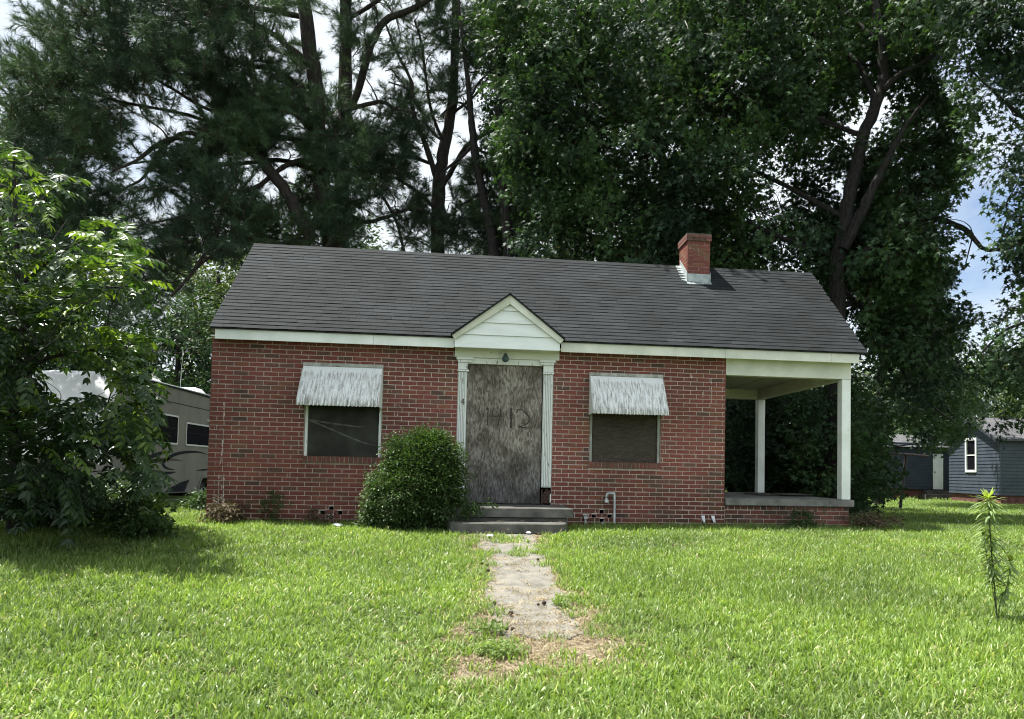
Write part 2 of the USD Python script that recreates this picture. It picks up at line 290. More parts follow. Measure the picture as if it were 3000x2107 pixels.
put('bricks', restb, brick_m, wall, kind='stuff')
# side and rear walls
D = 3.45
for nm, xa, xb, sgn in (('side_wall', 0.0, 0.11, -1), ('side_wall', X1 - 0.11, X1, 1)):
    gp = sg.Polygon([(0.112, -0.4), (D, -0.4), (D, H), (1.76, 4.60), (0.112, H + 0.15)])
    sw = put(nm, prism_yz(gp, xa + .004, xb - .004), mortar_m, house)
    mb = MB(); kk = 9000 + int(xa * 10)
    for row in range(-5, 66):
        za, zb = z0 + row * BH + JT, z0 + (row + 1) * BH
        y = 0.034 + (0.0 if row % 2 else 0.1)
        while y < D - .05:
            ya, yb = y, min(y + BL - JT, D - 0.001); y += BL; kk += 1
            zt = H + 0.1 + (ya + .2) * 0.92 if ya < 1.76 else H + (D - yb) * 1.05
            if zb > zt: continue
            x_ = xa if sgn < 0 else xb
            mb.box(x_ - .001 if sgn < 0 else x_ - .02, x_ + .02 if sgn < 0 else x_ + .001, ya, yb, za, zb, tone_of(kk))
    put('bricks', mb, brick_m, sw, kind='stuff')
put('rear_wall', MB().box(0.112, X1 - 0.112, D - 0.1, D - 0.003, -0.4, H), mortar_m, house)

# --- old white paint drips on the brickwork
def drip(pts, w):
    p = smooth_path([(x, 0.0, z) for x, z in pts], 8); r = np.random.default_rng(int(abs(pts[0][1]) * 1000)); k = len(p); ww = w * r.uniform(.25, 1.2, k); ww[r.random(k) < .12] = .0006; xo = r.normal(0, .002, k)
    a, b = p.copy(), p.copy(); a[:, 0] += xo - ww; b[:, 0] += xo + ww; a[:, 1] = b[:, 1] = -.0042
    v = np.vstack([a, b, a + [0, .0035, 0], b + [0, .0035, 0]]); f = []
    for i in range(k - 1): f += [[i + 1, i, k + i, k + i + 1], [2 * k + i, 2 * k + i + 1, 3 * k + i + 1, 3 * k + i], [i, i + 1, 2 * k + i + 1, 2 * k + i], [k + i + 1, k + i, 3 * k + i, 3 * k + i + 1]]
    put('paint_drip', MB().add(v, f), drip_m, wall)
drip_m = noisy('dried_paint_look', (0.62, 0.56, 0.53), (0.36, 0.28, 0.26), 30, 0.8)
for pts, w in (([(.193, 1.83), (.202, 1.71), (.202, 1.57)], .008), ([(.196, 1.45), (.205, 1.34), (.204, 1.24)], .004), ([(.196, 1.275), (.196, 1.13), (.192, 1.046)], .009), ([(.186, 1.028), (.18, .923)], .006), ([(.166, .766), (.166, .574), (.172, .331)], .008), ([(.234, .776), (.235, .61), (.239, .332)], .010), ([(.22, .471), (.221, .366)], .006), ([(.20, 1.0), (.215, .80)], .003),
               ([(7.595, 2.434), (7.601, 2.277), (7.595, 2.03)], .006), ([(7.451, 2.204), (7.464, 2.126)], .005), ([(7.275, 2.48), (7.28, 2.424)], .009), ([(6.86, 1.33), (6.862, 1.22)], .006), ([(6.84, 2.02), (6.85, 1.95)], .006), ([(2.72, 1.86), (2.76, 1.84)], .008), ([(2.70, 1.76), (2.71, 1.70)], .006)): drip(pts, w)
# --- windows with brick sills
def window(w, pane_mat, plabel, creases):
    a, b, c, d = w
    sill = put('window_sill', MB().box(a + .004, b - .004, -0.012, 0.11, c + .004, c + .088), mortar_m, house)
    n = round((b - a) / 0.0672); pitch = (b - a) / n
    for i in range(n):
        put('brick', brick_mesh(a + i * pitch + .006, a + (i + 1) * pitch - .006, -0.03, 0.1, c - 0.003, c + .095, 5000 + i + int(a * 100), tone=0.08 + 0.3 * random.random()), brick_m, sill)
    z = c + .0955
    t = put('window', MB().box(a + .047, b - .047, 0.050, 0.062, z + .002, d - .01), pane_mat, house, label=plabel)
    put('frame', MB().box(a + .008, a + .046, 0.02, 0.10, z, d), peel_m if creases else noisy('grey_jamb_look', (0.22, 0.22, 0.2), (0.34, 0.34, 0.31), 5), t)
    put('frame', MB().box(b - .046, b - .008, 0.02, 0.10, z, d), peel_m if creases else '/World/Looks/grey_jamb_look', t)
    put('frame', MB().box(a + .008, b - .008, 0.02, 0.10, d + .002, d + .05), white_m, t)
    if creases:
        for pts in ([(0.05, .405), (.30, .375), (.62, .345), (.78, .34)], [(.05, .40), (.25, .335), (.5, .245), (.75, .165), (.98, .12)]):
            p = smooth_path([(a + u * (b - a), 0.0478, z + v * 1.8 / 1.35) for u, v in pts], 6); k = len(p); hw = np.linspace(.012, .026, k) * (1 - np.linspace(0, 1, k) ** 3); dz = np.array([0, 0, 1.0])
            v_ = np.vstack([p + dz * hw[:, None], p - [0, .006, 0], p - dz * hw[:, None] * .7]); f_ = [[q_ * k + i_, q_ * k + i_ + 1, (q_ + 1) * k + i_ + 1, (q_ + 1) * k + i_] for q_ in (0, 1) for i_ in range(k - 1)]
            put('crease', (v_, np.array(f_)[:, ::-1]), crease_m, t, smooth=True)
    return t
window(WL, sheet_m, 'window covered by a dusty creased dark sheet', True)
window(WR, ply_m, 'window boarded over with dark weathered plywood', False)

# --- corrugated awnings
def awning(x0, x1, label):
    prof = smooth_path([(-0.035, 2.405), (-0.15, 2.25), (-0.285, 2.06), (-0.372, 1.92), (-0.405, 1.85), (-0.412, 1.80)], 4)   # (y, z)
    nx = int((x1 - x0) / 0.0535 * 8); xs = np.linspace(x0, x1, nx + 1)
    s = np.linspace(0, 1, len(prof)); tg = np.gradient(prof, axis=0); tg /= np.linalg.norm(tg, axis=1, keepdims=True)
    nrm = np.stack([tg[:, 1], -tg[:, 0]], 1)      # outward
    if nrm[0, 1] < 0: nrm = -nrm
    amp = 0.011 * np.clip(s * 3, 0.08, 1)
    wv = np.abs(np.sin(np.pi * (xs - x0) / 0.0535))
    V, F = [], []
    for lay in (0, -0.004):
        for i in range(len(prof)):
            o = lay + amp[i] * wv
            zz = prof[i, 1] + nrm[i, 1] * o - (0.012 * wv if i == len(prof) - 1 else 0)
            V.append(np.stack([xs + (-.012 + .024 * (xs - x0) / (x1 - x0)) * s[i], prof[i, 0] + nrm[i, 0] * o, zz], 1))
    V = np.array(V); n = len(prof); w = nx + 1
    idx = lambda l, i, j: (l * n + i) * w + j
    for l in (0, 1):
        for i in range(n - 1):
            for j in range(nx):
                q = [idx(l, i, j), idx(l, i, j + 1), idx(l, i + 1, j + 1), idx(l, i + 1, j)]
                F.append(q if l == 0 else q[::-1])
    for j in range(nx): F.append([idx(0, n - 1, j), idx(0, n - 1, j + 1), idx(1, n - 1, j + 1), idx(1, n - 1, j)])
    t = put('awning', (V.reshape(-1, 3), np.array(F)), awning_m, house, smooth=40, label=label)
    cheek = sg.Polygon([(0.0, 2.44), (-0.03, 2.41)] + [(y + .006, z) for y, z in prof[1:]] + [(0.0, 1.80)])
    for xx in (x0 - .010, x1 + .004):
        put('side_panel', prism_yz(cheek, xx, xx + .006), white_m, t)
    put('wall_strip', MB().box(x0 - .015, x1 + .015, -0.034, -0.004, 2.41, 2.462), noisy('awning_strip_look', (0.2, 0.2, 0.17), (0.40, 0.41, 0.37), 9), t)
    return t
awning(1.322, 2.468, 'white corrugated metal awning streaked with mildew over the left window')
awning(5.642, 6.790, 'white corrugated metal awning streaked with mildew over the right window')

# --- roof
EY, EZ, RY, RZ = -0.23, 2.902, 1.76, 4.716
SL = (RZ - EZ) / (RY - EY); RX0, RX1 = 0.03, 10.10
roof_y = lambda z: EY + (z - EZ) / SL
roof_z = lambda y: EZ + (y - EY) * SL
BY = 2 * RY - EY
slab = sg.Polygon([(EY, EZ - .006), (RY, RZ - .006), (BY, EZ - .006), (BY, EZ - .09), (RY, RZ - .10), (EY + .06, EZ - .022), (EY, EZ - .018)])
roof = put('roof', prism_yz(slab, RX0 + .004, RX1 - .004), felt_m, house)
NR = 27; nrm = np.array([0, -SL, 1.0]); nrm /= np.linalg.norm(nrm); up = np.array([0, 1.0, SL]); up /= np.linalg.norm(up); LEN = math.hypot(RY - EY, RZ - EZ)
E_ = LEN / NR; tabs = []
for i in range(NR):
    x = RX0 - rng.uniform(0, .2)
    while x < RX1:
        wv = 0.262 + rng.normal(0, .002); xa, xb = max(x, RX0), min(x + wv - .0022, RX1); x += wv
        if xb - xa < .03: continue
        # the little entrance gable stands on the roof
        tabs.append((i, xa, xb))
def tab_mesh(i, xa, xb, seed, mb, tone):
    r = np.random.default_rng(seed)
    th, lift = 0.0085, r.uniform(.0, .004); s0 = i * E_ - .012 + r.uniform(-.003, .003); s1 = min((i + 1) * E_ + .03, LEN)
    base = np.array([0, EY, EZ])
    def P(x, s, h): return np.array([x, 0, 0]) + base + up * s + nrm * h
    b0, b1 = 0.006 + lift, -0.003
    tl = r.uniform(-.002, .002)
    v = [P(xa, s0, b0), P(xb, s0 + tl, b0), P(xb, s1, b1), P(xa, s1, b1), P(xa, s0, b0 + th), P(xb, s0 + tl, b0 + th), P(xb, s1, b1 + th), P(xa, s1, b1 + th)]
    mb.add(v, [[0, 3, 2, 1], [4, 5, 6, 7], [0, 1, 5, 4], [1, 2, 6, 5], [2, 3, 7, 6], [3, 0, 4, 7]], tone); return mb
order = sorted(range(len(tabs)), key=lambda j: (tabs[j][2] - tabs[j][1] < .2, abs((tabs[j][1] + tabs[j][2]) / 2 - 4.36) < .95 and tabs[j][0] < 11, math.dist((tabs[j][1], EY + tabs[j][0] * E_ * .73, EZ + tabs[j][0] * E_ * .68), EYE)))
sel = set(order[:300]); rest = MB()
for j, (i, xa, xb) in enumerate(tabs):
    tn = float(np.clip(rng.normal(.5, .17), 0, 1))
    if j in sel: put('shingle', tab_mesh(i, xa, xb, j, MB(), tn), shingle_m, roof)
    else: tab_mesh(i, xa, xb, j, rest, tn)
put('shingles', rest, shingle_m, roof, kind='stuff')
bs = MB()                                       # rear slope
bn = np.array([0, SL, 1.0]) / math.hypot(SL, 1)
bs.add([[RX0, RY, RZ + .004], [RX1, RY, RZ + .004], [RX1, BY, EZ + .004], [RX0, BY, EZ + .004]], [[0, 1, 2, 3]], .5)
put('rear_slope', bs, shingle_m, roof)
cap = MB()
x = RX0
while x < RX1:
    xb = min(x + .2, RX1); dz = rng.uniform(0, .004)
    for s in (-1, 1):
        y1 = RY + s * .085
        v = [[x, RY, RZ + .014 + dz], [xb, RY, RZ + .012], [xb, y1, RZ - .085 * SL + .012], [x, y1, RZ - .085 * SL + .014 + dz]]
        cap.add(v, [[0, 1, 2, 3]] if s < 0 else [[3, 2, 1, 0]], float(np.clip(rng.normal(.62, .15), 0, 1)))
    x = xb + .002
put('ridge_cap', cap, shingle_m, roof)
# low ridge of the rear wing showing behind the main ridge
rw = MB()
ridge = [(3.90, y, 4.825) for y in (2.05, 7.0)]
rw.add([[3.90, 2.15, 4.85], [3.90, 7.0, 4.85], [2.2, 7.0, 4.30], [2.2, 2.15, 4.30], [5.6, 2.15, 4.30], [5.6, 7.0, 4.30]], [[0, 1, 2, 3], [1, 0, 4, 5]], .6)
rw.add([[3.90, 2.15, 4.84], [2.2, 2.15, 4.29], [5.6, 2.15, 4.29]], [[0, 1, 2]], .5)
put('rear_wing_roof', rw, shingle_m, house)
put('rear_wing', MB().box(2.4, 5.4, D + .003, 6.8, -.5, 4.25), mortar_m, house)

# --- fascia boards
def fascia(x0, x1, y=-0.20):
    a, z1 = fx(x0, 2.770, y); b, z2 = fx(x1, 2.770, y)
    return MB().box(a, b, y, y + .025, z1, EZ - .014)
for xa, xb in ((0.03, 2.32), (2.324, 3.528), (5.18, 7.83), (7.834, 9.60), (9.604, 10.085)):
    put('fascia', fascia(xa, xb), cream_m if xa > 5 else white_m, house)
put('soffit', MB().box(0.03, 10.06, -0.174, -0.003, 2.776, 2.795), cream_m, house)

# --- entrance gable
PY = -0.275
def F(x, z, y=PY): a, b = fx(x, z, y); return (a, b)
AP, EL, ER = F(4.366, 3.640), F(3.486, 2.985), F(5.224, 2.985)
BLc, BRc = F(3.535, 2.778), F(5.157, 2.778)
AI = F(4.372, 3.472); IL, IR = F(3.555, 2.905), F(5.145, 2.905)
gable = put('gable', prism_xz(sg.Polygon([(BLc[0] + .03, BLc[1] + .01), (BRc[0] - .03, BRc[1] + .01), (IR[0] + .05, IR[1] + .07), (AI[0], AI[1] + .10), (IL[0] - .05, IL[1] + .07)]), PY + .035, PY + .10), white_m, house, label='small white pediment of lapped boards over the entrance')
zz = [BLc[1], F(4.3, 2.980)[1], F(4.3, 3.174)[1], F(4.3, 3.370)[1], AI[1]]
tri = sg.Polygon([BLc, BRc, (BRc[0], IR[1]), AI, (BLc[0], IL[1])])
for i in range(4):
    pc = tri.intersection(sg.box(0, zz[i] + .004, 20, zz[i + 1]))
    b = prism_xz(pc, PY + .004, PY + .034); v = b.vertices
    v[:, 1] -= 0.016 * np.clip((zz[i + 1] - v[:, 2]) / (zz[i + 1] - zz[i]), 0, 1) * (v[:, 1] < PY + .02)
    put('siding_board', b, siding_m, gable)
for s, e, i0 in ((-1, EL, IL), (1, ER, IR)):
    corner = (BLc[0] - .002, i0[1] - .012) if s < 0 else (BRc[0] + .002, i0[1] - .012)
    put('rake_board', prism_xz(sg.Polygon([(AP[0] + s * .001, AP[1] - .025), (e[0] - s * .01, e[1] - .03), (e[0] - s * .03, e[1] - .06), (corner[0], corner[1]), (AI[0] + s * .001, AI[1])]), PY - .045, PY - .0135), cream_m if s > 0 else noisy('dusty_cream_look', (0.42, 0.44, 0.34), (0.54, 0.55, 0.45), 3), gable)
for s, e in ((-1, EL), (1, ER)):
    y0 = PY - .075
    yb_top, yb_bot = roof_y(AP[1]) + .03, roof_y(e[1])
    a0 = np.array([AP[0], y0, AP[1]]); a1 = np.array([AP[0], yb_top, AP[1]]); e0 = np.array([e[0] + s * .015, y0, e[1] - .012]); e1 = np.array([e[0] + s * .015, max(yb_bot, EY) + .02, e[1] - .012])
    n = np.cross(e0 - a0, a1 - a0); n /= np.linalg.norm(n); n *= np.sign(n[2]) * .022
    v = [a0, a1, e1, e0, a0 - n, a1 - n, e1 - n, e0 - n]
    put('gable_roof', MB().add(v, [[0, 1, 2, 3], [7, 6, 5, 4], [0, 3, 7, 4], [1, 0, 4, 5], [2, 1, 5, 6], [3, 2, 6, 7]], .35), shingle_m, gable)
put('soffit', MB().box(BLc[0] + .006, BRc[0] - .006, PY + .006, -0.045, BLc[1] - .0, BLc[1] + .02), cream_m, gable)
# --- door surround
put('entablature', MB().box(3.545, 5.150, -0.044, 0.10, 2.625, 2.776), peeling('flaking_cream_look', .63, .70, (3, 3, 9), (0.60, 0.62, 0.54)), house)
put('door_head', MB().box(3.742, 4.896, -0.012, 0.10, 2.535, 2.622), peel_m, house)
def pilaster(x0, x1, label, low, extra):
    t = put('pilaster', MB().box(x0, x1, 0.0, 0.10, low, 2.54), peel_m, house, label=label)
    n = 5; w = (x1 - x0) / (n + .6)
    for i in range(n):                                    # fluting ribs
        a = x0 + w * (i + .35)
        put('flute', rbox(a, a + w * .72, -0.022, 0.001, low + .01, 2.405, .006), peel_m, t)
    put('neck', MB().box(x0 - .004, x1 + .004, -0.024, -0.001, 2.44, 2.545), peel_m, t)
    put('ring', rbox(x0 - .012, x1 + .03 if extra < 0 else x1 + .012, -0.04, -0.0, 2.408, 2.434, .004), peel_m, t)
    a, b = (x0 - .03, x1 + .095) if extra < 0 else (x0 - .075, x1 + .03)
    put('capital', trimesh.util.concatenate([rbox(a + .02, b - .02, -0.05, -.002, 2.548, 2.583, .005), rbox(a, b, -0.065, -.002, 2.585, 2.623, .005)]), peel_m, t)
    return t
pl = pilaster(3.603, 3.737, 'white fluted pilaster left of the door', 0.42, -1)
pr_ = pilaster(4.912, 5.062, 'white fluted pilaster right of the door, rotten at its foot', 0.66, 1)
rb = MB()
for i in range(7):
    x = 4.915 + i * .0205; rb.box(x, x + .018, -0.012 + .01 * random.random(), 0.09, 0.415, 0.645 - .07 * random.random())
put('rotten_foot', rb, rot_m, pr_)
put('paint_strip', MB().box(5.049, 5.064, -0.014, 0.0, 0.43, 0.56), white_m, pr_)
num = MB()
for seg in ([(3.690, 1.985), (3.655, 1.935), (3.712, 1.935)], [(3.693, 1.99), (3.693, 1.895)]):
    num.tube([(x, -0.026, z) for x, z in seg], .0055, 5)
put('house_number', num, marker_m, pl, label='dark figure 4')
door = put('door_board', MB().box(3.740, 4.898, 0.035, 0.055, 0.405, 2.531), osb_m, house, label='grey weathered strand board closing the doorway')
def stroke(pts, w=.011):
    p = smooth_path([(x, 0.0, z) for x, z in pts], 6); r = np.random.default_rng(int(abs(pts[0][0]) * 1000)); mb = MB()
    ww = w * r.uniform(.55, 1.15, len(p)); d = np.gradient(p, axis=0); nn = np.stack([-d[:, 2], 0 * d[:, 0], d[:, 0]], 1); nn /= np.linalg.norm(nn, axis=1, keepdims=True)
    a, b = p + nn * ww[:, None], p - nn * ww[:, None]
    a[:, 1] = b[:, 1] = .0335
    v = np.vstack([a, b]); k = len(p); f = []
    for i in range(k - 1): f += [[i, i + 1, k + i + 1, k + i]]
    mb.add(v, f); mb.add(v + [0, .0012, 0], np.array(f)[:, ::-1]); return mb
figs = {'one': [[(4.045, 1.835), (4.070, 1.86), (4.068, 1.74), (4.060, 1.60)]],
        'four': [[(4.150, 1.86), (4.142, 1.77), (4.150, 1.735), (4.225, 1.745), (4.30, 1.742)], [(4.262, 1.86), (4.258, 1.75), (4.225, 1.60)]],
        'one_b': [[(4.425, 1.87), (4.43, 1.74), (4.428, 1.56)]],
        'two': [[(4.508, 1.80), (4.53, 1.845), (4.585, 1.852), (4.655, 1.80), (4.715, 1.715), (4.70, 1.66), (4.60, 1.60), (4.55, 1.585), (4.63, 1.575), (4.715, 1.57)]]}
for nm, ss in figs.items():
    mb = MB()
    for s in ss:
        b = stroke(s, .019 if nm == 'one_b' else .011); mb.add(*b.get())
    put('painted_figure', mb, marker_m, door, label='dark figure ' + {'one': '1', 'four': '4', 'one_b': '1', 'two': '2'}[nm])
# porch lamp over the door
lm = put('entrance_lamp', trimesh.creation.revolve([(0, 0), (.052, 0), (.052, .012), (.03, .022), (0, .022)], sections=16).apply_transform(trimesh.transformations.rotation_matrix(math.pi / 2, [1, 0, 0])).apply_translation([4.312, -0.045, 2.66]), cream_m, house, label='small green wall lamp above the door')
put('arm', MB().tube(smooth_path([(4.312, -.06, 2.655), (4.314, -.11, 2.69), (4.312, -.15, 2.655)], 4), .011, 8), lamp_m, lm)
put('shade', trimesh.creation.revolve([(0.012, .085), (.03, .06), (.05, .02), (.055, 0.0), (.042, -.03), (.018, -.045), (0, -.045)][::-1], sections=16).apply_translation([4.312, -.15, 2.60]), lamp_m, lm, smooth=35)

# --- side porch
PX1 = 9.945
slab_p = put('porch_slab', rbox(7.838, 9.985, -0.055, 3.75, 0.425, 0.541, .012), concrete_m, house)
pf = put('porch_foundation', MB().box(7.84, PX1 - .03, 0.008, 3.6, -0.4, 0.42), mortar_m, house)
for row in range(-2, 6):
    za = 0.42 - (row + 1) * .0702 + .0105; zb = 0.42 - row * .0702
    if row < 0: continue
    bl = .107 if row == 0 else BL
    x = 7.845 - (0 if row % 2 else bl / 2)
    while x < PX1 - .05:
        xa, xb = max(x, 7.845), min(x + bl - JT, PX1 - .025); x += bl
        if xb - xa > .03: put('brick', brick_mesh(xa, xb, 0.001, .03, za, zb, int(x * 100) + row, tone=float(np.clip(rng.normal(.22, .16), 0, 1))), brick_m, pf)
post_m = white_m
for nm, x0, y0 in (('post', PX1 - .153, 0.0), ('post', PX1 - .153, 3.547)):
    put(nm, rbox(x0, x0 + .153, y0 + .002, y0 + .155, 0.543, 2.498, .006), post_m, house, label='square white porch post at the ' + ('front' if y0 < 1 else 'back'))
put('beam', rbox(7.836, PX1, -0.004, 0.15, 2.50, 2.779, .004), cream_m, house)
put('beam', rbox(PX1 - .15, PX1 - .002, 0.153, 3.70, 2.502, 2.76, .004), cream_m, house)
put('beam', rbox(7.836, PX1 - .155, 3.55, 3.70, 2.502, 2.76, .004), cream_m, house)
ce = put('porch_ceiling', MB().box(7.834, PX1 - .155, 0.153, 3.547, 2.70, 2.715), ceil_m, house)
for x in (8.45, 9.15): put('batten', MB().box(x, x + .035, .155, 3.545, 2.688, 2.699), ceil_m, ce)
put('ceiling_light', rbox(8.42, 8.60, 1.15, 1.33, 2.655, 2.687, .008), noisy('dull_light_look', (.25, .25, .22), (.33, .33, .3), 5), ce)
ge = sg.Polygon([(0.0, H + .01), (1.76, RZ - .12), (3.52, H + .01)])
put('porch_gable', prism_yz(ge, PX1 - .12, PX1 - .03), white_m, house)

# --- chimney
CX0, CX1, CY0, CY1 = 7.572, 7.985, 1.33, 1.87
chim = put('chimney', MB().box(CX0 + .006, CX1 - .006, CY0 + .006, CY1 - .006, 4.1, 5.19), noisy('chimney_mortar_look', (0.30, 0.22, 0.20), (0.46, 0.36, 0.33), 6, .9), house)
def ring_bricks(za, zb, x0, x1, y0, y1, sh, tn):
    n = 2
    for side in ('f', 'b', 'l', 'r'):
        if side in 'fb':
            cuts = [x0, (x0 + x1) / 2, x1] if sh else [x0, x0 + (x1 - x0) * .25, x0 + (x1 - x0) * .75, x1]
            for a, b in zip(cuts[:-1], cuts[1:]):
                yy = (y0, y0 + .05) if side == 'f' else (y1 - .05, y1)
                put('brick', brick_mesh(a + .004 * (a > x0), b - .004 * (b < x1), yy[0], yy[1], za, zb, int(za * 1000 + a * 77), tone=tn()), brick_m, chim)
        else:
            cuts = [y0 + .052, y0 + .052 + (y1 - y0 - .104) * (.5 if sh else .3), y1 - .052]
            for a, b in zip(cuts[:-1], cuts[1:]):
                xx = (x0, x0 + .05) if side == 'l' else (x1 - .05, x1)
                put('brick', brick_mesh(xx[0], xx[1], a + .003, b - .003, za, zb, int(za * 1000 + a * 91), tone=tn()), brick_m, chim)
z, i = 4.47, 0
while z < 5.04:
    ring_bricks(z + .008, z + .066, CX0, CX1, CY0, CY1, i % 2, lambda: float(np.clip(rng.normal(.80, .18), 0, 1))); z += .066; i += 1
for j in range(2):
    ring_bricks(z + .006, z + .062, CX0 - .022, CX1 + .022, CY0 - .022, CY1 + .022, j, lambda: float(np.clip(rng.normal(.12, .1), 0, 1))); z += .062
put('cap', MB().box(CX0 - .02, CX1 + .02, CY0 - .02, CY1 + .02, z + .001, z + .014), dark_concrete_m, chim)
fl = MB()
fl.box(CX0 - .008, CX1 + .008, CY0 - .012, CY0 - .002, roof_z(CY0) - .02, 4.475)
fl.add([[CX0 - .02, CY0 - .09, roof_z(CY0 - .09) + .016], [CX1 + .02, CY0 - .09, roof_z(CY0 - .09) + .016], [CX1 + .02, CY0 - .004, roof_z(CY0) + .02], [CX0 - .02, CY0 - .004, roof_z(CY0) + .02]], [[0, 1, 2, 3]])
for xx in (CX0 - .012, CX1 + .004):
    fl.mesh(prism_yz(sg.Polygon([(CY0 - .02, roof_z(CY0) - .03), (RY, roof_z(RY) - .01), (RY + .02, roof_z(RY) + .12), (CY0 - .02, 4.49)]), xx, xx + .008))
fl.add([[CX0 - .10, CY0 - .02, roof_z(CY0 - .02) + .014], [CX0 - .005, CY0 - .02, roof_z(CY0 - .02) + .018], [CX0 - .005, RY, RZ + .018], [CX0 - .10, RY, RZ + .014]], [[0, 1, 2, 3]])
put('flashing', fl, flash_m, chim)

# --- pipes and small fittings on the front wall
gp_ = put('gas_pipe', MB().tube(smooth_path([(5.922, -.06, .455), (5.922, -.06, .55), (5.945, -.06, .583), (6.02, -.06, .583), (6.048, -.06, .55), (6.052, -.06, .12)], 5), .019, 10).box(5.895, 5.95, -.09, -.03, .445, .49), galv_m, house, label='grey bent gas pipe on the front wall', smooth=40)
put('fitting', MB().box(5.86, 5.90, -.06, -.001, .06, .13).tube([(5.88, -.05, .0), (5.88, -.05, .15)], .014, 8), galv_m, gp_)
sp = put('spigot', MB().tube([(5.603, -.05, -.02), (5.603, -.05, .20)], .016, 8).box(5.575, 5.635, -.085, -.01, .19, .225), galv_m, house, label='grey standpipe beside the steps')
put('handle', MB().tube([(5.555, -.07, .25), (5.655, -.07, .25)], .010, 6).tube([(5.605, -.06, .22), (5.605, -.07, .26)], .009, 6), galv_m, sp)
for x, lean in ((7.485, .012), (7.645, .020)):
    t = put('wall_tab', MB().add([[x - .03, -.006, .255], [x + .03, -.006, .258], [x + .018 + lean, -.03, .15], [x - .012 + lean, -.03, .152], [x - .03, -.001, .255], [x + .03, -.001, .258], [x + .018 + lean, -.022, .15], [x - .012 + lean, -.022, .152]],
        [[0, 1, 2, 3], [7, 6, 5, 4], [0, 3, 7, 4], [1, 0, 4, 5], [2, 1, 5, 6], [3, 2, 6, 7]]), trash_m, house, label='small white plastic flap at the foot of the wall')
# ------------------------------------------------------------------ ground
def gpt(px, py, off=0.0):
    d = FWD + RGT * (px - CX) / FPX - UPV * (py - CY) / FPX
    t = 3.0
    for _ in range(900):
        q = EYE + d * t
        if q[2] < float(ground_z(q[0], q[1])) + off: break
        t += .02 if t < 14 else .08
    return q
def grid_ground():
    xs = np.concatenate([np.linspace(-400, -20, 12), np.linspace(-18, 34, 150), np.linspace(38, 420, 12)])
    ys = np.concatenate([np.linspace(-120, -16, 8), np.linspace(-14, 30, 130), np.linspace(34, 700, 14)])
    X, Y = np.meshgrid(xs, ys); Z = ground_z(X, Y)
    far = smst(20, 60, np.hypot(X - 5, Y - 5)); Z = Z * (1 - far) - .45 * far * (Y > -16) - .9 * far * (Y <= -16)
    v = np.stack([X, Y, Z], -1).reshape(-1, 3); nx = len(xs); i = np.arange(len(ys) - 1)[:, None] * nx + np.arange(nx - 1)
    return v, np.stack([i, i + 1, i + nx + 1, i + nx], -1).reshape(-1, 4)
soil_m = noisy('lawn_soil_look', (0.042, 0.050, 0.017), (0.085, 0.092, 0.036), 3.5, 0.95, 0.5, 8)
put('lawn_ground', grid_ground(), soil_m, None, smooth=True, kind='structure')
def drape(poly, step, lift, top_noise=0.0, edge=0.0):
    """a thin sheet following the ground, with a skirt"""
    x0, y0, x1, y1 = poly.bounds
    nx, ny = max(2, int((x1 - x0) / step)), max(2, int((y1 - y0) / step)); xs = np.linspace(x0, x1, nx); ys = np.linspace(y0, y1, ny)
    tri = []
    pts = {}
    V = []
    def vid(i, j):
        if (i, j) not in pts:
            x, y = xs[i], ys[j]; pts[(i, j)] = len(V)
            V.append([x, y, float(ground_z(x, y)) + lift + top_noise * (meshkit.fbm(np.array([x * 7, y * 7, 0.0]), 3, 2) - .5)])
        return pts[(i, j)]
    import shapely
    XX, YY = np.meshgrid((xs[:-1] + xs[1:]) / 2, (ys[:-1] + ys[1:]) / 2, indexing='ij')
    ins = shapely.contains_xy(poly, XX, YY)
    for i in range(nx - 1):
        for j in range(ny - 1):
            if ins[i, j]:
                a, b, c, d = vid(i, j), vid(i + 1, j), vid(i + 1, j + 1), vid(i, j + 1); tri += [[a, b, c], [a, c, d]]
    return np.array(V), np.array(tri)
WALK_Y0, WALK_Y1 = -6.05, -1.38
def _wob(y, s): return .11 * (meshkit.fbm(np.stack([np.asarray(y) * 3.2, np.full(np.shape(y), s), np.zeros(np.shape(y))], -1), 4, 3) - .5)
def walk_l(y): return 3.96 - 0.022 * (y + 3.0) + _wob(y, 1.5)
def walk_r(y): return 4.69 + _wob(y, 7.5)
path_m = M('sandy_path_look', {
    'g': ('geometry', {}), 'n': ('noise_texture', {'scale': 5.0, 'detail': 8.0, 'roughness': 0.7}), 'r': ('rgb_ramp', {'ramp': [(0.3, (0.100, 0.096, 0.080)), (0.5, (0.168, 0.163, 0.144)), (0.72, (0.245, 0.222, 0.172))]}),
    'v': ('voronoi_texture', {'scale': 95.0}), 'vr': ('rgb_ramp', {'ramp': [(0.1, (0.62, 0.62, 0.62)), (0.6, (1.15, 1.12, 1.08))]}), 'm': ('mix', {'mix_type': 'multiply', 'fac': 0.8}),
    'b': ('bump', {'strength': 0.6, 'distance': 0.01}), 'p': ('principled_bsdf', {'roughness': 0.95, 'specular_ior_level': 0.15})},
    [('g.position', 'n.vector'), ('n.fac', 'r.fac'), ('g.position', 'v.vector'), ('v.distance', 'vr.fac'), ('r.color', 'm.color1'), ('vr.color', 'm.color2'), ('m.color', 'p.base_color'), ('v.distance', 'b.height'), ('b.normal', 'p.normal')])
yy = np.linspace(WALK_Y0, WALK_Y1, 160)
wpoly = sg.Polygon([(walk_l(y), y) for y in yy] + [(walk_r(y), y) for y in yy[::-1]])
path = UsdGeom.Xform.Define(stage, numbered('/World', 'path')).GetPrim(); tag(path, 'narrow worn concrete path leading to the front steps', None, None, 'structure')
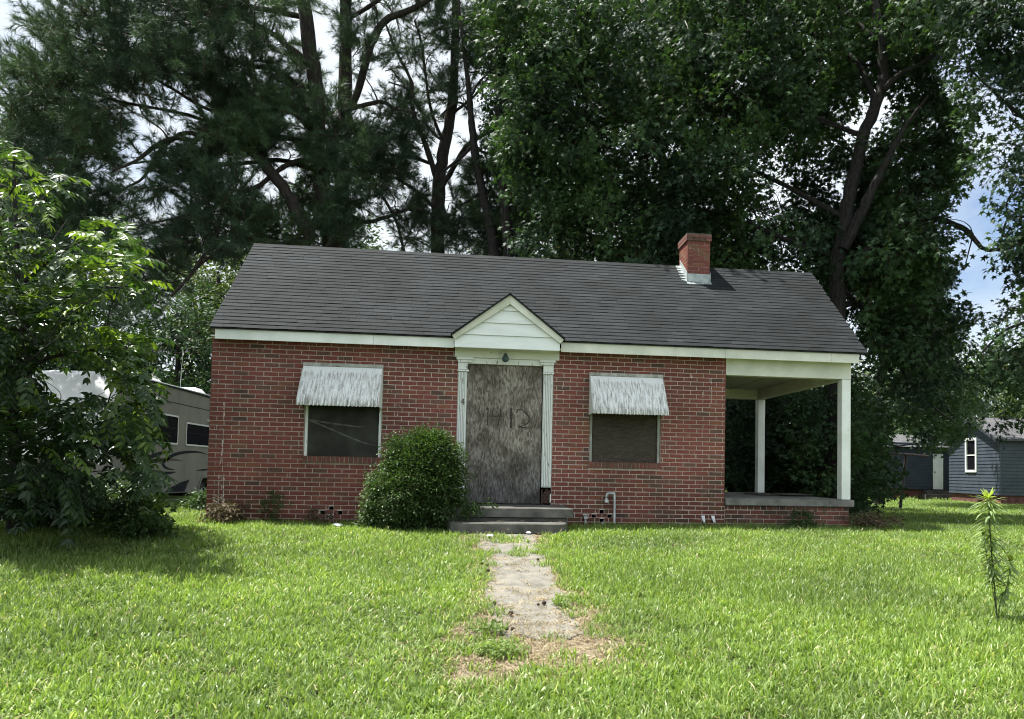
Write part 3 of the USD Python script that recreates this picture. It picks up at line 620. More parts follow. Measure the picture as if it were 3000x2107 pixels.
endp = sg.Polygon([(3.0, 0), (3.0, -5.55), (4.02, -5.80), (4.12, -5.96), (4.22, -5.88), (4.34, -6.02), (4.46, -5.95), (4.58, -6.02), (4.66, -5.88), (5.6, -5.6), (5.6, 0)])
for a, b in ((-6.05, -3.40), (-3.392, -1.38)):
    put('slab', drape(wpoly.intersection(sg.box(0, a, 9, b)).intersection(endp), .022, .012, .016), path_m, path, smooth=True)
bare = sg.Polygon([(3.62, -1.38), (3.80, -1.9), (3.84, -2.6), (3.86, -3.3), (3.90, -4.2), (3.84, -4.9), (3.74, -5.5), (3.62, -6.1), (3.70, -6.7), (4.0, -6.95), (4.5, -6.85), (4.95, -6.75), (5.15, -6.3), (5.02, -5.7), (4.95, -5.0), (4.90, -4.4), (4.76, -3.8), (4.74, -2.8), (4.9, -1.9), (5.15, -1.38)])
mulch_m = noisy('dead_thatch_look', (0.09, 0.070, 0.044), (0.24, 0.195, 0.13), 26, 0.95, 0.8, 9)
put('bare_soil', drape(bare, .03, .005, .006), mulch_m, None, smooth=True, label='tan strip of bare soil and thatch beside the path', kind='structure')

# ------------------------------------------------------------------ front steps
steps = thing('concrete_steps', 'two weathered grey concrete steps before the boarded door', 'steps')
ld = sg.Polygon([(3.455, -1.04), (5.275, -1.04), (5.26, -0.02), (3.47, -0.02)])
def slab_of(poly, z0, z1, c=.012):
    a = prism_xy(poly, z0, z1 - c).vertices; b = prism_xy(poly.buffer(-c), z1 - c, z1).vertices
    return trimesh.convex.convex_hull(np.vstack([a, b]))
step_m = noisy('step_concrete_look', (0.050, 0.050, 0.043), (0.135, 0.132, 0.118), 5, 0.92, 0.6, 10, lo=0.3, hi=0.74)
put('landing', slab_of(ld, .262, .392), step_m, steps)
put('core', slab_of(sg.Polygon([(3.52, -1.00), (5.20, -1.00), (5.20, -.03), (3.52, -.03)]), -.3, .258), dark_concrete_m, steps)
put('tread', slab_of(sg.Polygon([(3.58, -1.36), (5.10, -1.36), (5.20, -1.00), (3.50, -1.00)]), .065, .200, .014), step_m, steps)
put('riser', slab_of(sg.Polygon([(3.585, -1.352), (5.095, -1.352), (5.19, -1.012), (3.51, -1.012)]), -.25, .062), dark_concrete_m, steps)

# ------------------------------------------------------------------ travel trailer (left, behind the house)
TX = -5.5
trailer = thing('travel_trailer', 'cream travel trailer with dark swoosh graphics parked left of the brick house', 'travel trailer')
tw_m = noisy('trailer_skin_look', (0.150, 0.142, 0.125), (0.205, 0.195, 0.172), 1.3, 0.75, 0.0, 7, (1, 1, .5), spec=0.08, lo=0.3, hi=0.7)
tcap_m = noisy('trailer_cap_look', (0.72, 0.73, 0.73), (0.8, 0.8, 0.8), 2, 0.35, spec=0.5)
dark_m = noisy('dark_graphic_look', (0.014, 0.015, 0.020), (0.022, 0.024, 0.030), 3, 0.8, spec=0.03)
tan_m = noisy('tan_graphic_look', (0.075, 0.064, 0.055), (0.10, 0.088, 0.075), 3, 0.8, spec=0.03)
tglass_m = noisy('trailer_window_look', (0.004, 0.004, 0.006), (0.009, 0.009, 0.011), 4, 0.6, spec=0.01)
body = sg.Polygon([(8.95, 0.02), (8.80, 0.35), (8.80, 1.5), (9.05, 2.3), (9.65, 3.1), (9.95, 3.285), (17.9, 3.335), (18.1, 3.2), (18.1, -.08)])
arch = sg.Point(16.12, -.12).buffer(.62, 24).union(sg.Point(17.2, -.12).buffer(.62, 24)).intersection(sg.box(0, -2, 30, .42))
TW = 2.45
bodym = put('body', prism_yz(body.difference(arch), TX - TW, TX), tw_m, trailer)
capm = MB()
cp = smooth_path([(8.80, .9), (8.80, 1.5), (9.05, 2.3), (9.62, 3.08), (9.98, 3.30)], 6)
n = len(cp)
v = np.vstack([np.stack([np.full(n, TX + .004), cp[:, 0] - .006, cp[:, 1] + .004], 1), np.stack([np.full(n, TX - .55), cp[:, 0] - .10, cp[:, 1] + .05], 1), np.stack([np.full(n, TX - TW + .55), cp[:, 0] - .10, cp[:, 1] + .05], 1), np.stack([np.full(n, TX - TW - .004), cp[:, 0] - .006, cp[:, 1] + .004], 1)])
f = [[k * n + i, k * n + i + 1, (k + 1) * n + i + 1, (k + 1) * n + i] for k in range(3) for i in range(n - 1)]
put('front_cap', capm.add(v, f), tcap_m, trailer, smooth=50)
put('roof', prism_yz(sg.Polygon([(9.9, 3.30), (18.0, 3.35), (18.0, 3.375), (9.9, 3.33)]), TX - TW - .01, TX + .02), tcap_m, trailer)
put('roof_rail', MB().box(TX + .001, TX + .03, 10.0, 18.05, 3.262, 3.30), dark_m, trailer)
put('seam', MB().box(TX + .0005, TX + .006, 9.8, 18.05, 2.80, 2.822), dark_m, trailer)
for ya, yb in ((12.55, 13.45), (16.6, 17.5)):
    put('air_conditioner', trimesh.convex.convex_hull(np.array([[x, y, z] for x in (TX - 1.5, TX - .55) for y in (ya, yb) for z in (3.37, 3.50)] + [[x, y, 3.66] for x in (TX - 1.4, TX - .65) for y in (ya + .12, yb - .2)])), tcap_m, trailer)
def rr(y0, y1, z0, z1, r): return sg.box(y0 + r, z0 + r, y1 - r, z1 - r).buffer(r, 5)
def twin(y0, y1, z0, z1):
    fr = rr(y0, y1, z0, z1, .09); gl = rr(y0 + .05, y1 - .05, z0 + .05, z1 - .05, .06)
    t = put('window', prism_yz(gl, TX + .004, TX + .014), tglass_m, trailer)
    put('frame', prism_yz(fr.difference(gl), TX + .001, TX + .026), noisy('trailer_frame_look', (.42, .42, .41), (.5, .5, .49), 4, .4), t)
    put('sash', MB().box(TX + .0145, TX + .022, y0 + .06, y1 - .06, (z0 * .45 + z1 * .55) - .012, (z0 * .45 + z1 * .55) + .012), dark_m, t)
twin(11.50, 13.48, 1.50, 2.42); twin(14.13, 16.32, 1.50, 2.27)
def on_side(px, py):        # a pixel-measured graphic, on the trailer's side plane
    d = FWD + RGT * (px - CX) / FPX - UPV * (py - CY) / FPX; p = EYE + d * (TX - EYE[0]) / d[0]; return p[1:]
def swoosh(pts, w, mat, label=None):
    c = smooth_path([on_side(1.0 * a / 3.584, 1050 + b / 3.584) for a, b in pts], 6); k = len(c); s = np.linspace(0, 1, k); d = np.gradient(c, axis=0); nn = np.stack([-d[:, 1], d[:, 0]], 1); nn /= np.linalg.norm(nn, axis=1, keepdims=True)
    hw = w * np.sin(np.pi * np.clip(s * .97 + .015, 0, 1)) ** .8; nn[:, 0] *= 2.2; w *= 1.35
    poly = sg.Polygon(np.vstack([c + nn * hw[:, None], (c - nn * hw[:, None])[::-1]])).buffer(0)
    for g in getattr(poly, 'geoms', [poly]): put('graphic', prism_yz(g, TX + .0012, TX + .0045), mat, trailer)
swoosh([(2180, 1010), (2080, 985), (1960, 985), (1850, 1005), (1770, 1045), (1715, 1090), (1725, 1135), (1770, 1160), (1838, 1172)], .055, dark_m)
swoosh([(1925, 1078), (1840, 1065), (1740, 1062), (1640, 1072), (1540, 1085), (1400, 1080)], .05, tan_m)
swoosh([(1800, 980), (1720, 990), (1630, 1015), (1540, 1050), (1440, 1060)], .06, dark_m)
swoosh([(1855, 1193), (1760, 1205), (1640, 1205), (1520, 1190), (1400, 1165)], .055, dark_m)
swoosh([(2230, 1172), (2150, 1170), (2060, 1178)], .03, dark_m)
put('skirt_panel', prism_yz(sg.Polygon([on_side(a / 3.584, 1050 + b / 3.584) for a, b in ((1725, 1408), (1800, 1350), (1900, 1300), (1990, 1272), (1960, 1330), (1940, 1398))]).buffer(0), TX + .001, TX + .008), dark_m, trailer)
put('porch_light', MB().box(TX, TX + .09, 16.1, 16.5, 2.40, 2.50), tcap_m, trailer)
for y in (16.12, 17.2):
    w = put('wheel', trimesh.creation.annulus(.20, .36, .22, sections=24).apply_transform(trimesh.transformations.rotation_matrix(math.pi / 2, [0, 1, 0])).apply_translation([TX - .2, y, -.12]), black_m, trailer)
    put('rim', trimesh.creation.cylinder(.2, .16, sections=20).apply_transform(trimesh.transformations.rotation_matrix(math.pi / 2, [0, 1, 0])).apply_translation([TX - .2, y, -.12]), galv_m, w)
ar = sg.LineString(arch.intersection(sg.box(0, -.1, 30, .42)).exterior.coords).buffer(.04)
put('wheel_well', MB().box(TX - .9, TX - .45, 15.3, 17.9, -.2, .6), black_m, trailer)
put('fender', prism_yz(arch.buffer(.09, 8).difference(arch).intersection(sg.box(0, -.06, 30, 2)), TX + .001, TX + .03), tw_m, trailer)
put('antenna', MB().tube([(TX - .4, 14.6, 3.37), (TX - .38, 14.62, 4.2), (TX - .36, 14.6, 4.75)], [.010, .008, .006], 6), galv_m, trailer)

# ------------------------------------------------------------------ neighbouring house on the right
Hr = np.array([math.cos(YAW), -math.sin(YAW), 0]); Hf = np.array([math.sin(YAW), math.cos(YAW), 0]); HC = np.array([*at(2930, 1474, 30.0)[:2], 0.0])
def nb(u, w, z): return HC + Hr * u + Hf * w + np.array([0, 0, z])      # u to the right, w away
def nbm(mesh):
    v = np.asarray(mesh.vertices if hasattr(mesh, 'vertices') else mesh.get()[0]); f = mesh.faces if hasattr(mesh, 'faces') else mesh.get()[1]
    return HC + v[:, :1] * Hr + v[:, 1:2] * Hf + v[:, 2:] * np.array([0, 0, 1.0]), f
neigh = thing('siding_house', 'small slate-blue lap-sided house behind the yard on the right', 'house')
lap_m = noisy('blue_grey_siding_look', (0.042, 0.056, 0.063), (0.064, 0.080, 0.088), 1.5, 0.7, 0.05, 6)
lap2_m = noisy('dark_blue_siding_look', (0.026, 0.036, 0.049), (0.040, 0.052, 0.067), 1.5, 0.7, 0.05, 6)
nfound_m = noisy('old_foundation_brick_look', (0.07, 0.030, 0.025), (0.15, 0.065, 0.052), 9, 0.9, 0.4)
nroof_m = noisy('grey_roof_look', (0.055, 0.055, 0.058), (0.10, 0.10, 0.103), 5, 0.9, 0.3, 8)
GB, EV = 0.27, 2.56; DEP = 3.9; PK = 3.46; WID = 5.0
core = sg.Polygon([(0.05, GB), (DEP - .05, GB), (DEP - .05, EV), (DEP / 2, PK - .05), (0.05, EV)])
put('wall', nbm(prism_yz(core, 0.05, WID)), lap_m, neigh)
put('foundation', nbm(MB().box(0.06, WID - .06, 0.06, DEP - .06, -.5, GB - .004)), nfound_m, neigh)
pitch = .142
z = GB
while z < PK - .05:
    z1 = z + pitch
    # front (eave) side
    if z1 < EV + .05: put('siding_board', nbm(MB().add([[0.0, -.022, z], [WID, -.022, z], [WID, .0, z1 + .012], [0.0, .0, z1 + .012], [0, .045, z], [WID, .045, z], [WID, .045, z1 + .012], [0, .045, z1 + .012]], [[0, 1, 2, 3], [0, 4, 5, 1], [3, 2, 6, 7], [0, 3, 7, 4], [1, 5, 6, 2]])), lap_m, neigh)
    # gable side, cut round the window
    half = DEP / 2 if z < EV else max(0.1, (PK - z) / (PK - EV) * DEP / 2)
    ya, yb = DEP / 2 - half, DEP / 2 + half
    spans = [(ya, yb)]
    if z1 > 1.20 and z < 2.66 and z < 2.60: spans = [(ya, 1.62), (2.5, yb)]
    for a, b in spans:
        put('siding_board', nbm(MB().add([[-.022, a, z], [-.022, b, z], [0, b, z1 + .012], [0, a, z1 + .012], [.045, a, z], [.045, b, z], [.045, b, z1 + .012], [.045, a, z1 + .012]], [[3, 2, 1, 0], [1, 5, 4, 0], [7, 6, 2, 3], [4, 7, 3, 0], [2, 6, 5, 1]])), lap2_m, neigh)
    z = z1
w = put('window', nbm(MB().box(.0, .04, 1.72, 2.40, 1.30, 2.58)), tglass_m, neigh)
for b in ((-.05, .045, 1.62, 1.72, 1.20, 2.68), (-.05, .045, 2.40, 2.50, 1.20, 2.68), (-.05, .045, 1.722, 2.398, 2.58, 2.68), (-.07, .045, 1.722, 2.398, 1.20, 1.30), (-.03, -.002, 1.722, 2.398, 1.92, 1.96)):
    put('frame' if b[0] < -.04 else 'sash', nbm(MB().box(*b)), white_m, w)
put('vent', nbm(MB().box(-.03, -.022, 1.35, 1.75, .08, .24)), black_m, neigh)
rf = put('roof', nbm(prism_yz(sg.Polygon([(-.22, EV - .08), (DEP / 2, PK + .03), (DEP + .22, EV - .08), (DEP + .22, EV), (DEP / 2, PK + .11), (-.22, EV)]), -.25, WID + .2)), nroof_m, neigh)
put('rake_trim', nbm(prism_yz(sg.Polygon([(-.2, EV - .17), (DEP / 2, PK - .06), (DEP + .2, EV - .17), (DEP + .2, EV - .085), (DEP / 2, PK + .024), (-.2, EV - .085)]), -.24, -.215)), lap2_m, neigh)
put('corner_trim', nbm(MB().box(-.03, .03, -.03, -.022, GB, EV)), lap_m, neigh)
# wing set back on the left
W0, W1, WD = -2.1, 5.0, 6.2
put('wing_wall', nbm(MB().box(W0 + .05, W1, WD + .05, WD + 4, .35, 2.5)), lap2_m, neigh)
put('foundation', nbm(MB().box(W0 + .06, W1 - .01, WD + .06, WD + 3.9, -.5, .346)), nfound_m, neigh)
z = .35
while z < 2.5:
    for a, b in ([(W0, .37), (.96, W1)] if z < 2.1 else [(W0, W1)]):
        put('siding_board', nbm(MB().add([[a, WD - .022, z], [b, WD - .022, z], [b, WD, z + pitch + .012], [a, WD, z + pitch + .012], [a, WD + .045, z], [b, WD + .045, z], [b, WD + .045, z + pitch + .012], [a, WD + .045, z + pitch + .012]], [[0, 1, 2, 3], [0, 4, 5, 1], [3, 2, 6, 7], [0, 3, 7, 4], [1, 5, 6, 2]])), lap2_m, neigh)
    z += pitch
dr = put('door', nbm(MB().box(.42, .91, WD - .01, WD + .04, .37, 2.1)), white_m, neigh, label='narrow white back door')
put('handle', nbm(MB().box(.47, .52, WD - .05, WD - .011, 1.18, 1.23)), black_m, dr)
put('door_steps', nbm(MB().box(-.3, 1.3, WD - .75, WD - .03, -.4, .12).box(-.1, 1.2, WD - .45, WD - .031, .121, .32)), dark_concrete_m, neigh)
put('wing_roof', nbm(MB().add([[W0 - .2, WD - .3, 2.42], [W1 + .3, WD - .3, 2.42], [W1 + .3, WD + 2, 3.15], [W0 - .2, WD + 2, 3.15], [W0 - .2, WD + 4.3, 2.42], [W1 + .3, WD + 4.3, 2.42]], [[0, 1, 2, 3], [3, 2, 5, 4]])), nroof_m, neigh)
put('link_wall', nbm(MB().box(1.6, 4.9, DEP - .02, WD + .04, -.4, 2.45)), lap2_m, neigh)
# clothesline pole
cl = thing('clothesline_pole', 'dark leaning T-shaped clothesline pole on the lawn before the blue house', 'clothesline pole')
rust_m = noisy('dark_rusty_metal_look', (0.014, 0.011, 0.012), (0.035, 0.026, 0.024), 12, 0.7)
p0, p1 = at(2638, 1482, 23.3), at(2655, 1331, 23.3)
put('pole', MB().tube([p0 - [0, 0, .3], p0, p1], .047, 10), rust_m, cl)
put('crossbar', MB().tube([at(2596, 1329, 23.2), at(2655, 1331, 23.3), at(2720, 1337, 23.5)], .035, 8), rust_m, cl)

# ------------------------------------------------------------------ small things
mat_ = thing('flat_board', 'dark warped flat board lying on the porch floor by the back post', 'board', loc=(9.45, 1.95, .544))
put('sheet', prism_xy(sg.Polygon([(-.42, -.55), (.45, -.45), (.42, .6), (-.38, .5)]), .002, .022), noisy('dark_board_look', (.02, .018, .016), (.05, .045, .04), 8), mat_)
put('sheet', prism_xy(sg.Polygon([(-.1, -.7), (.47, -.62), (.5, .1), (-.05, .0)]), .0235, .04), '/World/Looks/dark_board_look', mat_)
def crumple(x, y, s, label, name='litter', group=None):
    ico = trimesh.creation.icosphere(2, 1.0); v = ico.vertices * [s, s * .7, s * .42]; r = np.random.default_rng(int(x * 1000))
    v = v * (1 + .55 * (meshkit.fbm(ico.vertices * 2.2 + x, 3, int(s * 1000)) - .5)[:, None]); v = v + [x, y, float(ground_z(x, y)) + s * .3 + .03]
    tag(put(name, trimesh.Trimesh(v, ico.faces, process=False), trash_m), label, 'litter', group)
crumple(2.00, -.72, .075, 'crumpled white plastic bag in the grass below the left wall vent')
crumple(4.10, -1.72, .045, 'small white scrap at the far end of the path')
crumple(4.62, -1.43, .035, 'small white scrap at the foot of the lower step')
cone_m = noisy('seed_ball_look', (0.025, 0.017, 0.012), (0.06, 0.042, 0.03), 60, 0.9)
ball = trimesh.creation.icosphere(2, .010); bv = ball.vertices * (1 + .35 * np.random.default_rng(3).random((len(ball.vertices), 1)))
for i, (px, py) in enumerate(((1413, 1653), (1428, 1658), (1430, 1673), (1413, 1667), (1576, 1641), (1594, 1769), (1577, 1773), (1449, 1767), (1497, 1799), (1485, 1845), (1502, 1846), (1447, 1822))):
    d = FWD + RGT * (px - CX) / FPX - UPV * (py - CY) / FPX; q = gpt(px, py, .03)
    o = put('seed_ball', (bv * (1 + .3 * (i % 3)) + [q[0], q[1], float(ground_z(q[0], q[1])) + .035], ball.faces), cone_m)
    tag(o, 'small dark spiky seed ball lying on the path', 'seed ball', 'seed balls on the path')

# ------------------------------------------------------------------ foliage materials
def leafmat(name, ramp, trans=0.4, rough=0.45, spec=0.35, vary=0.25, tcol=1.0):
    return M(name, {'t': ('attribute', {'attribute': 'tone'}), 'r': ('rgb_ramp', {'ramp': ramp}), 'o': ('object_info', {}), 'g': ('geometry', {}),
        'n': ('noise_texture', {'scale': 0.55, 'detail': 3.0}), 'nr': ('rgb_ramp', {'ramp': [(0.36, (1 - vary, 1 - vary, 1 - .7 * vary)), (0.64, (1 + vary, 1 + vary * .9, 1.0))]}),
        'm': ('mix', {'mix_type': 'multiply', 'fac': 1.0}), 'tg': ('mix', {'mix_type': 'multiply', 'fac': 1.0, 'color2': (1.25 * tcol, 1.3 * tcol, 0.55 * tcol)}),
        'p': ('principled_bsdf', {'roughness': rough, 'specular_ior_level': spec}), 'tr': ('translucent_bsdf', {}), 'x': ('mix_closure', {'fac': trans})},
        [('t.fac', 'r.fac'), ('g.position', 'n.vector'), ('n.fac', 'nr.fac'), ('r.color', 'm.color1'), ('nr.color', 'm.color2'), ('m.color', 'p.base_color'), ('m.color', 'tg.color1'), ('tg.color', 'tr.color'),
         ('p.BSDF', 'x.closure1'), ('tr.BSDF', 'x.closure2')], surface='x.closure')
BROWN = (0.050, 0.036, 0.026)
grass_m = leafmat('grass_look', [(0, (0.092, 0.160, 0.034)), (0.5, (0.165, 0.255, 0.062)), (0.8, (0.245, 0.340, 0.108)), (0.93, (0.31, 0.39, 0.18)), (1, (0.44, 0.46, 0.28))], 0.42, 0.42, 0.4, 0.20)
straw_m = leafmat('straw_look', [(0, (0.13, 0.095, 0.05)), (0.6, (0.27, 0.21, 0.12)), (1, (0.42, 0.36, 0.24))], 0.15, 0.7, 0.2, 0.1)
pine_m = leafmat('pine_needle_look', [(0, BROWN), (0.12, BROWN), (0.2, (0.034, 0.068, 0.044)), (1, (0.074, 0.132, 0.080))], 0.12, 0.5, 0.2, 0.3)
gum_m = leafmat('sweetgum_leaf_look', [(0, BROWN), (0.1, BROWN), (0.15, (0.025, 0.053, 0.028)), (0.9, (0.050, 0.100, 0.048)), (1, (0.082, 0.134, 0.042))], 0.22, 0.5, 0.18, 0.42)
far_m = leafmat('far_leaf_look', [(0, (0.05, 0.085, 0.03)), (1, (0.13, 0.185, 0.06))], 0.35, 0.5, 0.3, 0.35)
hick_m = leafmat('hickory_leaf_look', [(0, (0.018, 0.040, 0.017)), (0.55, (0.030, 0.064, 0.020)), (0.8, (0.062, 0.115, 0.022)), (1, (0.13, 0.20, 0.030))], 0.36, 0.38, 0.45, 0.2, 1.1)
shrub_m = leafmat('shrub_leaf_look', [(0, BROWN), (0.1, BROWN), (0.15, (0.030, 0.060, 0.018)), (0.8, (0.060, 0.112, 0.034)), (1, (0.12, 0.18, 0.06))], 0.25, 0.42, 0.3, 0.2)
weed_m = leafmat('tall_weed_look', [(0, (0.11, 0.15, 0.07)), (0.6, (0.21, 0.285, 0.135)), (0.8, (0.26, 0.35, 0.15)), (1, (0.33, 0.41, 0.08))], 0.4, 0.5, 0.3, 0.05)
dry_m = leafmat('dry_weed_look', [(0, (0.06, 0.045, 0.03)), (1, (0.16, 0.13, 0.085))], 0.1, 0.8, 0.2, 0.1)
bark_m = noisy('pine_bark_look', (0.018, 0.015, 0.013), (0.052, 0.044, 0.038), 6, 0.95, 0.9, 6, (3, 3, .9), dist=.04)
gbark_m = noisy('sweetgum_bark_look', (0.010, 0.0095, 0.0085), (0.032, 0.030, 0.027), 8, 0.95, 0.9, 6, (3, 3, .8), dist=.03)
pale_bark_m = noisy('pale_bark_look', (0.085, 0.075, 0.062), (0.17, 0.155, 0.13), 8, 0.9, 0.5, 6, (3, 3, .8), dist=.03)
twig_m = noisy('green_stem_look', (0.045, 0.055, 0.03), (0.09, 0.10, 0.055), 20, 0.7)

# ------------------------------------------------------------------ leaf sprays (the pieces that crowns are made of)
def unit(v): return v / max(np.linalg.norm(v), 1e-9)
def pine_bough(seed, L=0.6, tufts=10, per=22, nl=(.13, .20), wd=.0098):
    r = np.random.default_rng(seed); mb = MB()
    cur = np.array([[0, 0, 0], [L * .5, r.uniform(-.05, .05), .03], [L, r.uniform(-.1, .1), .10]]); mb.tube(cur, [.011, .008, .004], 4, 0.03)
    spots = [cur[0] + (cur[2] - cur[0]) * t + [0, 0, .02] for t in np.linspace(.25, 1, tufts // 2)]
    dirs = [unit(np.array([1, 0, .3]))] * len(spots)
    for _ in range(tufts - len(spots)):
        t = r.uniform(.2, .95); p = cur[0] + (cur[2] - cur[0]) * t; d = unit(np.array([.8, r.choice([-1, 1]) * r.uniform(.5, 1.1), r.uniform(-.25, .5)])); e = p + d * r.uniform(.12, .28)
        mb.tube([p, e], [.006, .003], 3, 0.03); spots.append(e); dirs.append(d)
    V, T = [], []
    for p, d in zip(spots, dirs):
        a = unit(np.cross(d, [0.1, .2, 1])); b = np.cross(d, a); tone = r.uniform(.25, .95)
        for k in range(per):
            ph = r.uniform(0, 2 * np.pi); th = r.uniform(.25, 1.25); n = np.cos(th) * d + np.sin(th) * (np.cos(ph) * a + np.sin(ph) * b)
            n = unit(n + [0, 0, -.12]); l = r.uniform(*nl); q = p - d * r.uniform(0, .10); s = unit(np.cross(n, r.normal(size=3))) * wd / 2
            V += [q - s, q + s, q + n * l]; T += [np.clip(tone + r.uniform(-.12, .12), .2, 1)] * 3
    mb.v.append(np.array(V)); mb.f.append(np.arange(len(V)).reshape(-1, 3) + mb.n); mb.n += len(V); mb.t.append(np.array(T)); mb.has_tone = True
    return mb
def star_leaf(s):
    ang = np.linspace(-2.35, 2.35, 5); pts = []
    for i, a in enumerate(ang):
        rr_ = s * (1.0, .95, 1.08, .95, 1.0)[i]
        pts.append([rr_ * math.cos(a), rr_ * math.sin(a)])
        if i < 4: am = (a + ang[i + 1]) / 2; pts.append([.42 * s * math.cos(am), .42 * s * math.sin(am)])
    pts.append([-.30 * s, 0]); p = np.array(pts); z = -.22 * (p ** 2).sum(1) / s
    v = np.vstack([[0, 0, 0], np.column_stack([p, z])]); n = len(p)
    return v, np.array([[0, 1 + i, 1 + (i + 1) % n] for i in range(n)])
def oval_leaf(s, w=.45):
    v = np.array([[0, 0, 0], [.35 * s, w * s * .5, -.04 * s], [.7 * s, w * s * .38, -.10 * s], [s, 0, -.2 * s], [.7 * s, -w * s * .38, -.10 * s], [.35 * s, -w * s * .5, -.04 * s], [.4 * s, 0, .03 * s]])
    return v, np.array([[6, 0, 5], [6, 5, 4], [6, 4, 3], [6, 3, 2], [6, 2, 1], [6, 1, 0]])
def leaf_spray(seed, leaf, n=22, L=.6, spread=.28, size=(.055, .085), droop=.5, twig=.006, ttone=.03):
    r = np.random.default_rng(seed); mb = MB()
    cur = smooth_path([[0, 0, 0], [L * .5, r.uniform(-.06, .06), .02], [L, r.uniform(-.12, .12), -.10 * droop * 2]], 3); mb.tube(cur, np.linspace(twig, twig * .4, len(cur)), 3, ttone)
    for i in range(n):
        t = r.uniform(.1, 1.0); p = cur[int(t * (len(cur) - 1))]; sd = unit(np.array([r.uniform(-.2, 1), r.normal(0, .8), r.normal(-.1, .5)])); q = p + sd * r.uniform(.02, spread)
        v, f = leaf(r.uniform(*size)); x = unit(sd + [.3, 0, -droop]); nz = unit(np.array([r.normal(0, .45), r.normal(0, .45), 1.0])); y = unit(np.cross(nz, x)); zz = np.cross(x, y)
        mb.add(q + v @ np.stack([x, y, zz]), f, float(np.clip(r.normal(.5, .22), .15, 1)))
    return mb
def quat(R_):
    return trimesh.transformations.quaternion_from_matrix(np.block([[R_, np.zeros((3, 1))], [np.zeros((1, 3)), 1]]))
def instancer(name, parent, protos, mat, pos, dirs, scales, seed=0, roll=.5, kind='stuff', label=None, cat=None, quats=None):
    """many small sprays as one object: dirs gives each one's +x"""
    r = np.random.default_rng(seed); path_ = numbered(path_of(parent), name); pi = UsdGeom.PointInstancer.Define(stage, path_); tg = []
    for i, mb in enumerate(protos):
        pp = f'{path_}/spray_{i:03d}' if i else f'{path_}/spray'
        v, f = mb.get(); um = usdkit.mesh(stage, pp, (v, f), mat)
        UsdGeom.PrimvarsAPI(um).CreatePrimvar('tone', Sdf.ValueTypeNames.FloatArray, 'vertex').Set(Vt.FloatArray.FromNumpy(mb.tones().astype(np.float32)))
        tg.append(um.GetPath())
    pi.CreatePrototypesRel().SetTargets(tg); n = len(pos)
    pi.CreateProtoIndicesAttr(Vt.IntArray.FromNumpy(r.integers(0, len(protos), n).astype(np.int32)))
    pi.CreatePositionsAttr(Vt.Vec3fArray.FromNumpy(np.asarray(pos, np.float32)))
    if quats is None:
        d = np.asarray(dirs, float); d /= np.maximum(np.linalg.norm(d, axis=1, keepdims=True), 1e-9)
        ref = np.array([0, 0, 1.0]) + r.normal(0, roll, (n, 3)); y = np.cross(ref, d); y /= np.maximum(np.linalg.norm(y, axis=1, keepdims=True), 1e-9); z = np.cross(d, y)
        Rm = np.stack([d, y, z], 2); from scipy.spatial.transform import Rotation
        q = Rotation.from_matrix(Rm).as_quat()
    else: q = quats
    pi.CreateOrientationsAttr(Vt.QuathArray([Gf.Quath(float(a[3]), float(a[0]), float(a[1]), float(a[2])) for a in q]))
    s = np.asarray(scales, np.float32); s = np.repeat(s[:, None], 3, 1) if s.ndim == 1 else s
    pi.CreateScalesAttr(Vt.Vec3fArray.FromNumpy(np.ascontiguousarray(s)))
    tag(pi, label, cat, None, kind); return pi.GetPrim()

